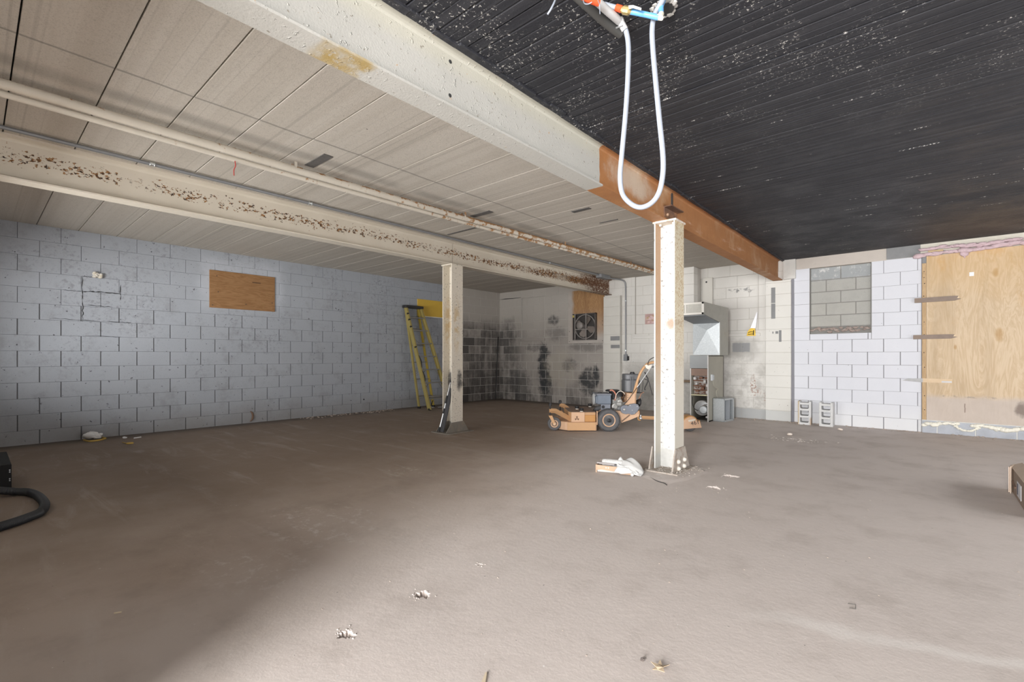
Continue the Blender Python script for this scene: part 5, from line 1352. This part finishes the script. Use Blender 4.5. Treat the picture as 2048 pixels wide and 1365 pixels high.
MB().add([uv(a, v, z) for z in (.004, .053) for v in (.012, .15) for a in (.006, L-.02)], [(0, 2, 3, 1), (4, 5, 7, 6), (0, 1, 5, 4), (2, 6, 7, 3), (0, 4, 6, 2), (1, 3, 7, 5)]).build('tray_bed', mk('grey_tray_bed', (.52, .50, .47), .7), ty, world=True)
for a in (.095, .118):
    MB().cyl(uv(a, -.002, .050), uv(a, .001, .050), .006, None, 8).build('screw', m_wh, ty, world=True)
rl = thing('paint_roller_cover', uv(.14, .075, .054), 'fluffy white paint roller cover lying on the tan tray', 'paint roller')
T = tr(*uv(.045, .075, .088)) @ rot('Z', math.degrees(math.atan2(u.y, u.x))) @ rot('Y', 90)
MB().lathe([(.010, .004), (.026, 0), (.033, .012), (.034, .08), (.033, .17), (.029, .196), (.018, .198), (.017, .17), (0, .17)], 20, T).build('nap', mk('white_roller_nap', (.54, .535, .52), .95, var=.08, bump=.8), rl, world=True, smooth=50)
MB().lathe([(.016, .171), (.0165, .199), (.012, .199), (.012, .172)], 14, T).build('core', mk('grey_card_core', (.16, .16, .17), .7), rl, world=True)
rh = thing('roller_wand', uv(.1, .03, .06), 'grey roller frame bar lying along the tan tray', 'roller frame')
MB().tube([uv(.0, .028, .088), uv(.10, .026, .084), uv(.17, .03, .078)], .009, 10).build('bar', mk('grey_pink_bar', (.34, .315, .31), .5), rh, world=True, smooth=50)
MB().tube([uv(.17, .03, .078), uv(.195, .032, .074)], .011, 10).build('end', mk('dark_bar_end', (.10, .09, .09), .5), rh, world=True)
# rag: a crumpled sheet draped over the right end
rg = thing('paint_rag', uv(.27, .09, .02), 'crumpled white rag heaped over the right end of the tan tray', 'rag')
def rag(nu=26, nv=20):
    rnd = random.Random(9); K = [(rnd.uniform(4, 26), rnd.uniform(4, 26), rnd.uniform(0, 6.3), rnd.uniform(.003, .011)) for _ in range(9)]
    vs = []; fs = []
    for i in range(nu+1):
        for j in range(nv+1):
            a = .17+.27*i/nu; v = -.045+.21*j/nv
            f = sum(h*math.sin(p*a*3+q*v*3+s) for p, q, s, h in K)
            top = .088*max(0, 1-((a-.285)/.15)**2)*max(0, 1-((v-.085)/.13)**2)**.6 + .012
            peak = .050*math.exp(-((a-.215)/.018)**2-((v-.09)/.03)**2)
            e = min(i, nu-i, j, nv-j)/3.0
            z = max(.006, top+peak+f*min(1, e+.25)+.018*(1 if v > 0 else .3))
            if v < .012 and a < L-.03: z = max(z, .062 if v > -.006 else .006)
            vs.append(uv(a+f*.6, v+f*.5, z))
    for i in range(nu):
        for j in range(nv):
            k = i*(nv+1)+j; fs.append((k, k+1, k+nv+2, k+nv+1))
    return MB().add(vs, fs)
rag().build('cloth', mk('white_cloth', (.58, .58, .57), .85, var=.06), rg, world=True, smooth=70).modifiers.new('thick', 'SOLIDIFY').thickness = .004
for pts in ([uv(.36, .02, .05), uv(.385, -.01, .03), uv(.40, -.03, .014)], [uv(.34, -.01, .04), uv(.35, -.035, .022), uv(.352, -.06, .010)]):
    MB().tube(bez(pts, 4), [.014]*4+[.016]*4+[.009], 8).build('twisted_corner', D.materials['white_cloth'], rg, world=True, smooth=60)

# ================================================================ concrete blocks stood on end
def cinder(x1, y0, yaw, label, mat):
    o = thing('concrete_block', (x1-.10, y0+.10, 0), label, 'concrete block', math.radians(yaw), 'loose concrete blocks by the back wall')
    b = MB(); W, Dp, H = .19, .19, .39; t = .034
    b.cbox(-W/2, -W/2+t, -Dp/2, Dp/2, 0, H, .003); b.cbox(W/2-t, W/2, -Dp/2, Dp/2, 0, H, .003)
    for z in (0, .118, .236, .335):
        hh = .032 if z else .036
        b.box(-W/2+t-.001, W/2-t+.001, -Dp/2+.002, Dp/2-.002, z, z+hh)
    for s in (-1, 1):                                    # thickened corners of the cores
        for z in (.036, .150, .268):
            b.prism([(s*(W/2-t+.001), z-.001), (s*(W/2-t-.014), z-.001), (s*(W/2-t+.001), z+.014)], -Dp/2+.002, Dp/2-.002, 'y')
    b.build('block_body', mat, o)
    return o
def mat_cinder(name, stain):
    t = NT(name); t.pos()
    c = t.mix(t.noise(14, 5, .7), (.52, .525, .52), (.68, .685, .68))
    if stain:
        c = t.mix(t.mul(t.mr(t.addm(t.X, t.mul(t.noise(12, 3), .03)), -1.60, -1.63), .8), c, (.47, .36, .21))
        c = t.mix(t.mul(t.mul(t.mr(t.X, -1.49, -1.465), t.mr(t.Z, .15, .09)), .8), c, (.36, .24, .14))
    t.bump(t.noise(90, 4), .4, .005); return t.out(c, .9)
cinder(-1.462, 9.19, 4, 'hollow concrete block on end by the pilaster, yellow stain down its left edge', mat_cinder('stained_cinder', True))
cinder(-1.150, 9.17, 0, 'clean grey hollow concrete block on end, right of the stained one', mat_cinder('clean_cinder', False))

# ================================================================ cardboard box at the right edge
cbx = thing('cardboard_box', (.80, 5.5, 0), 'brown cardboard box with open flaps at the right edge of the picture', 'box')
m_cb1 = mk('brown_cardboard', (.30, .225, .175), .85, var=.12, scale=6); m_ce = mk('pale_cardboard_edge', (.62, .50, .40), .85, var=.1)
MB().box(.535, .545, 4.9, 5.86, .0, .205).build('box_side', m_cb1, cbx, world=True)
MB().box(1.05, 1.06, 4.9, 5.86, .0, .205).build('box_side', m_cb1, cbx, world=True)
MB().box(.545, 1.05, 5.85, 5.86, .0, .205).build('box_end', m_cb1, cbx, world=True)
MB().box(.545, 1.05, 4.9, 4.91, .0, .205).build('box_end', m_cb1, cbx, world=True)
MB().box(.545, 1.05, 4.91, 5.85, 0, .008).build('box_base', m_cb1, cbx, world=True)
MB().box(.545, 1.05, 4.91, 5.85, .190, .198).build('inner_flap', m_cb1, cbx, world=True)
MB().prism([(.507, 5.735), (.513, 5.735), (.549, 5.868), (.543, 5.874)], .004, .215).build('end_flap', m_ce, cbx, world=True)
MB().prism([(.515, 5.72), (.521, 5.72), (.557, 5.878), (.551, 5.884)], .0, .222).build('end_flap', m_ce, cbx, world=True)
MB().add([(.53, 5.87, .205), (.60, 5.87, .235), (.60, 5.55, .245), (.53, 5.0, .21), (.53, 5.87, .211), (.60, 5.87, .241), (.60, 5.55, .251), (.53, 5.0, .216)],
         [(0, 1, 2, 3), (7, 6, 5, 4), (0, 4, 5, 1), (1, 5, 6, 2), (2, 6, 7, 3), (3, 7, 4, 0)]).build('top_flap', m_ce, cbx, world=True)
lb = MB().box(.5325, .535, 5.28, 5.50, .035, .15).build('shipping_label', mk('white_label', (.66, .66, .68), .6), cbx, world=True)
b = MB()
for i in range(7): b.box(.5315, .5326, 5.47-.007*i, 5.475-.007*i+(.002 if i % 2 else 0), .05, .135)
tag(b.build('label_print', mk('label_ink', (.08, .08, .12), .7), lb, world=True), kind='stuff')
MB().tube(bez([(.5325, 5.72, .10), (.5325, 5.65, .085), (.5325, 5.56, .08)], 4), .008, 6).build('printed_mark', mk('brown_print', (.17, .10, .07), .8), cbx, world=True)

# ================================================================ black machine and hose at the left edge
bx_ = thing('black_cabinet', (-6.1, .2, 0), 'low black steel machine box at the left edge of the picture', 'machine')
m_bs = mk('black_steel', (.004, .004, .0045), .8)
MB().cbox(-6.6, -5.79, -.42, .232, .0, .235, .004).build('casing', m_bs, bx_, world=True)
for z in (.188, .172, .115, .10):
    MB().cyl((-5.79, .221, z), (-5.786, .221, z), .005, None, 8).build('rivet', m_sv, bx_, world=True)
MB().cyl((-5.79, .03, .115), (-5.784, .03, .115), .009, None, 10).build('screw', m_sv, bx_, world=True)
MB().cyl((-5.79, .10, .05), (-5.72, .11, .05), .036, None, 16).build('hose_spigot', m_bs, bx_, world=True)
MB().tube([(-5.74, .05, .05), (-5.62, .12, .012)], .010, 8).build('latch', mk('grey_latch', (.20, .20, .2), .5), bx_, world=True)
hs = thing('corrugated_hose', (-5.1, .2, 0), 'black corrugated hose curling over the floor from the black machine', 'hose')
path = bez([(-5.73, .115, .055), (-5.62, .21, .045), (-5.640, 0.245, 0.030), (-5.542, 0.312, 0.030), (-5.343, 0.356, 0.030), (-5.013, 0.372, 0.030), (-4.773, 0.336, 0.030), (-4.665, 0.262, 0.030), (-4.585, 0.176, 0.030), (-4.523, 0.086, 0.030), (-4.45, -.05, .03)], 26)
rs = [(.0305 if i % 2 else .0265) for i in range(len(path))]
MB().tube(path, rs, 14).build('hose_tube', mk('black_hose_rubber', (.030, .032, .036), .5, var=.2), hs, world=True, smooth=60)

# ================================================================ plumbing loop hanging from the black ceiling
Y_ = 2.13
m_pw = mk('white_plastic_tube', (.30, .33, .385), .35, var=.03); m_px = mk('blue_plastic_tube', (.13, .38, .72), .35, var=.06); m_rd = mk('orange_red_plastic', (.75, .10, .03), .4)
m_wp = mk('grey_white_pipe', (.46, .46, .46), .35, var=.04); m_br = mk('brass', (.62, .48, .22), .35, .7)
lp = thing('hanging_water_tube', (-1.0, Y_, 1.83), 'white plastic tube hanging in a long loop from the black ceiling', 'tube')
pts = [(-1.128, 2.100, 2.777), (-1.114, 2.120, 2.737), (-1.106, 2.130, 2.658), (-1.110, 2.130, 2.500), (-1.122, 2.130, 2.332), (-1.142, 2.130, 2.141), (-1.151, 2.130, 2.031), (-1.138, 2.130, 1.946), (-1.092, 2.130, 1.887), (-1.040, 2.130, 1.859), (-0.986, 2.130, 1.869), (-0.949, 2.130, 1.911), (-0.931, 2.130, 1.988), (-0.930, 2.130, 2.081), (-0.947, 2.130, 2.250), (-0.966, 2.130, 2.445), (-0.979, 2.130, 2.592), (-0.983, 2.130, 2.688), (-0.971, 2.130, 2.754), (-0.939, 2.130, 2.795), (-0.915, 2.130, 2.829)]
MB().tube(bez(pts, 6), .0122, 14).build('tube', m_pw, lp, world=True, smooth=60)
c0 = Vector((-1.133, 2.085, 2.786)); c1 = Vector((-1.117, 2.115, 2.741))
MB().tube([c0, c0.lerp(c1, .35), c0.lerp(c1, .36), c1], [.018, .018, .0165, .0165], 14).build('coupling', m_wp, lp, world=True, smooth=40)
MB().tube([(-1.152, 2.090, 2.754), (-1.114, 2.090, 2.749)], .004, 6).build('clamp_screw', m_sv, lp, world=True)
MB().tube([(-1.133, 2.085, 2.777), (-1.133, 1.970, 2.765), (-1.153, 1.905, 2.785), (-1.176, 1.766, 2.800)], .0185, 16).build('rigid_pipe', m_wp, lp, world=True, smooth=50)
mt = thing('grey_conduit_sleeve', (-1.2, 2.1, 2.74), 'dark grey sleeve against the black ceiling beside the white pipe', 'pipe')
MB().tube([(-1.202, 2.223, 2.815), (-1.216, 2.104, 2.815), (-1.229, 1.846, 2.815)], .021, 14).build('sleeve', mk('dull_grey_sleeve', (.085, .085, .082), .6, var=.1), mt, world=True, smooth=50)
bl = thing('blue_water_tube', (-.98, 2.07, 2.70), 'blue plastic water tube with brass stop valve under the black ceiling', 'tube')
MB().tube([(-1.188, 2.000, 2.844), (-1.146, 2.020, 2.820), (-1.103, 2.030, 2.793)], .0115, 12).build('white_stub', m_pw, bl, world=True, smooth=50)
MB().tube([(-1.116, 2.030, 2.803), (-1.090, 2.035, 2.785)], .0155, 12).build('red_ring', m_rd, bl, world=True, smooth=50)
MB().tube([(-1.090, 2.035, 2.785), (-1.083, 2.037, 2.780), (-1.083, 2.037, 2.780), (-1.059, 2.045, 2.768), (-1.058, 2.045, 2.768), (-1.054, 2.050, 2.767)], [.014, .014, .019, .019, .014, .014], 10).build('stop_valve', m_br, bl, world=True, smooth=30)
MB().add([(-1.049, 2.020, 2.775), (-1.026, 2.020, 2.766), (-0.984, 2.020, 2.732), (-0.986, 2.020, 2.722), (-1.026, 2.020, 2.752), (-1.046, 2.020, 2.757)]+[(-1.054, 2.030, 2.783), (-1.031, 2.030, 2.774), (-0.989, 2.030, 2.740), (-0.991, 2.030, 2.729), (-1.031, 2.030, 2.760), (-1.051, 2.030, 2.765)],
         [(0, 1, 4, 5), (1, 2, 3, 4), (11, 10, 7, 6), (10, 9, 8, 7)]+[(i, i+6, (i+1) % 6+6, (i+1) % 6) for i in range(6)]).build('valve_handle', mk('white_handle', (.80, .80, .80), .4), bl, world=True)
MB().tube([(-1.056, 2.050, 2.767), (-0.995, 2.080, 2.740), (-0.938, 2.100, 2.710)], .0125, 12).build('blue_run', m_px, bl, world=True, smooth=50)
MB().tube([(-0.941, 2.100, 2.714), (-0.927, 2.100, 2.704), (-0.932, 2.115, 2.731)], .0135, 10).build('elbow', mk('cream_elbow', (.66, .63, .54), .4), bl, world=True, smooth=40)
MB().tube([(-0.932, 2.115, 2.731), (-0.944, 2.140, 2.784), (-0.935, 2.160, 2.838)], .0118, 12).build('blue_riser', m_px, bl, world=True, smooth=50)
rp_ = thing('red_water_tube', (-1.15, 1.9, 2.75), 'orange-red plastic tube above the white pipe at the top edge', 'tube')
MB().tube([(-1.161, 1.744, 2.735), (-1.139, 1.813, 2.735), (-1.116, 1.865, 2.735)], .0165, 12).build('red_run', m_rd, rp_, world=True, smooth=50)
MB().tube(bez([(-1.146, 1.784, 2.720), (-1.152, 1.806, 2.715), (-1.140, 1.820, 2.715), (-1.126, 1.826, 2.720)], 4), .0022, 6).build('cable_tie', m_pw, rp_, world=True)
MB().tube([(-1.093, 1.814, 2.715), (-1.101, 1.849, 2.710), (-1.094, 1.841, 2.660)], .0018, 6).build('cable_tie', m_pw, rp_, world=True)
hl = thing('broken_ceiling_hole', (-.91, 2.1, 2.82), 'chipped hole in the black ceiling where the tubes rise', 'hole')
hp0 = (-0.960, 2.228, 2.835)
b = MB()
for i in range(13):
    q = 2*PI*i/13
    b.lump((hp0[0]+.055*math.cos(q)-.01, hp0[1]+.05*math.sin(q), 2.836), .017, i, (1, 1, .5), .5, 1)
b.build('chipped_rim', mk('chipped_concrete', (.42, .41, .39), .9, var=.3, scale=30, dirt=(.1, .1, .1), dirt_amt=.4, dscale=30), hl, world=True)
MB().cyl((hp0[0]-.01, hp0[1], 2.829), (hp0[0]-.01, hp0[1], 2.85), .05, None, 16).build('dark_void', M['shadow_gap'], hl, world=True)
tag(MB().tube(bez([(-1.307, 1.804, 2.820), (-1.299, 1.781, 2.780), (-1.305, 1.762, 2.740), (-1.321, 1.757, 2.720)], 4), .0045, 8).build('white_wire', m_pw, smooth=50), 'short white wire end hanging from the black ceiling', 'wire')

# ================================================================ litter on the floor
def bit(name, label, cat, mb, mat, **k):
    return tag(mb.build(name, mat, **k), label, cat)
m_lw = mk('white_scrap', (.80, .80, .80), .7, var=.05); m_ly = mk('mustard_plastic', (.58, .39, .09), .5)
b = MB(); rb_ = random.Random(2)
for i in range(12): b.lump((-8.60+rb_.uniform(-.03, .03), 1.10+rb_.uniform(-.07, .07), .035+rb_.uniform(0, .05)), rb_.uniform(.022, .042), i, (.9, 1.2, .8), .7, 2)
bit('crumpled_bag', 'crumpled white bag on the floor at the foot of the blue-grey wall', 'bag', b, m_lw, smooth=40)
bit('yellow_strap', 'curved mustard strip on the floor in front of the crumpled white bag', 'strip', MB().tube(bez([(-8.600, 1.020, 0.010), (-8.423, 1.049, 0.010), (-8.412, 1.134, 0.010), (-8.534, 1.234, 0.010), (-8.656, 1.220, 0.012)], 4), .012, 6), m_ly)
bit('yellow_strip', 'short mustard strip on the floor, right of the crumpled white bag', 'strip', MB().tube(bez([(-7.969, 1.324, 0.010), (-7.828, 1.352, 0.010), (-7.814, 1.411, 0.010)], 4), [.006]*4+[.014]*4+[.009], 6), m_ly)
bit('white_crumb', 'small white crumb near the blue-grey wall', 'scrap', MB().lump((-8.410, 1.411, 0.015), .022, 2, (1, 1.2, .6), .5, 1).lump((-8.396, 1.420, 0.012), .018, 3, (1, 1.2, .6), .5, 1), m_lw)
bit('white_stick', 'thin white stick on the floor by the blue-grey wall', 'stick', MB().tube([(-8.278, 1.500, 0.008), (-8.317, 1.586, 0.008)], .008, 6), m_lw)
bit('wood_chip', 'pale wood splinter on the floor at the bottom edge of the picture', 'splinter', MB().prism([(-1.183, 1.198, 0.000)[:2], (-1.197, 1.221, 0.000)[:2], (-1.191, 1.223, 0.000)[:2], (-1.154, 1.176, 0.000)[:2], (-1.165, 1.167, 0.000)[:2]], 0, .006), mk('pale_splinter', (.62, .52, .38), .8))
bit('wood_chip', 'small pale splinter on the dark floor in the left foreground', 'splinter', MB().tube([(-2.710, 0.421, 0.004), (-2.696, 0.444, 0.004)], .0035, 5), D.materials['pale_splinter'])
bit('metal_clip', 'bent wire clip on the floor in the right foreground', 'clip', MB().tube([(-0.277, 2.660, 0.004), (-0.250, 2.672, 0.004), (-0.245, 2.624, 0.004), (-0.267, 2.617, 0.004)], .0018, 5), mk('dull_wire', (.16, .15, .14), .5, .4))
lf = MB(); c = Vector((-0.736, 1.648, 0.010))
P = [(-.03, 0), (-.008, .012), (-.012, .04), (.006, .018), (.03, .03), (.016, .002), (.032, -.022), (.002, -.012), (-.010, -.03), (-.008, -.006)]
lf.add([(c.x+a, c.y+d_, .006+.012*abs(math.sin(60*a))) for a, d_ in P]+[(c.x+a, c.y+d_, .008+.012*abs(math.sin(60*a))) for a, d_ in P], [tuple(range(10)), tuple(range(19, 9, -1))]+[(i, i+10, (i+1) % 10+10, (i+1) % 10) for i in range(10)])
bit('dry_leaf', 'dry curled leaf on the pale floor in the foreground', 'leaf', lf, mk('dry_leaf_tan', (.46, .36, .25), .8, var=.3, scale=50))
bit('dark_stone', 'small dark stone beside the dry leaf on the floor', 'stone', MB().lump((-0.803, 1.654, 0.008), .010, 7, (1, 1, .8), .4, 1), mk('dark_pebble', (.12, .10, .09), .9))
bit('white_stone', 'rounded pale stone on the floor in front of the right pilaster', 'stone', MB().lump((-1.505, 7.786, 0.020), .036, 7, (1.1, 1, .6), .4, 2), mk('pale_pebble', (.72, .64, .57), .9), smooth=60)
bit('white_stone', 'pale stone on the floor just right of the clean concrete block', 'stone', MB().lump((-1.011, 8.811, 0.020), .030, 9, (1.2, 1, .6), .5, 2), D.materials['pale_pebble'], smooth=60)
# crumbs broken out of the pits in the slab
m_chip = mk('pale_concrete_chip', (.50, .45, .415), .9, var=.15, scale=30)
b = MB(); rnd = random.Random(6)
for x, y, r, sd_ in PITS:
    for i in range(12):
        q = rnd.uniform(0, 6.3); d_ = r*rnd.uniform(1.0, 2.0)
        b.lump((x+d_*math.cos(q), y+.8*d_*math.sin(q), .001), rnd.uniform(.0015, .0045), i+sd_, (1.3, 1, .6), .5, 1)
cx_, cy_ = (-1.372, 7.453, 0.000)[:2]
for i in range(70):
    b.lump((cx_+rnd.gauss(0, .16), cy_+rnd.gauss(0, .10), .001), rnd.uniform(.003, .012), i+900, (1.4, 1, .5), .5, 1)
tag(b.build('chips', m_chip, fl, world=True), kind='stuff')
dl = MB(); rr = random.Random(44)
for i in range(150):
    x = rr.uniform(-3.0, 1.2); dl.lump((x, YB-.05-abs(rr.gauss(0, .12)), .004), rr.uniform(.004, .016), i, (1.3, 1, .6), .5, 1)
for i in range(120):
    y = rr.uniform(4.0, 6.0); dl.lump((XL+.06+abs(rr.gauss(0, .10)), y, .004), rr.uniform(.004, .018), i+300, (1, 1.3, .6), .5, 1)
for i in range(130):
    q = (rr.uniform(-3.2, .6), rr.uniform(.9, 7)); dl.lump((q[0], q[1], .001), rr.uniform(.0015, .0045), i+600, (1.2, 1, .7), .5, 1)
tag(dl.build('grit', mk('mixed_grit', (.42, .35, .30), .95, var=.5, scale=25), fl, world=True), kind='stuff')
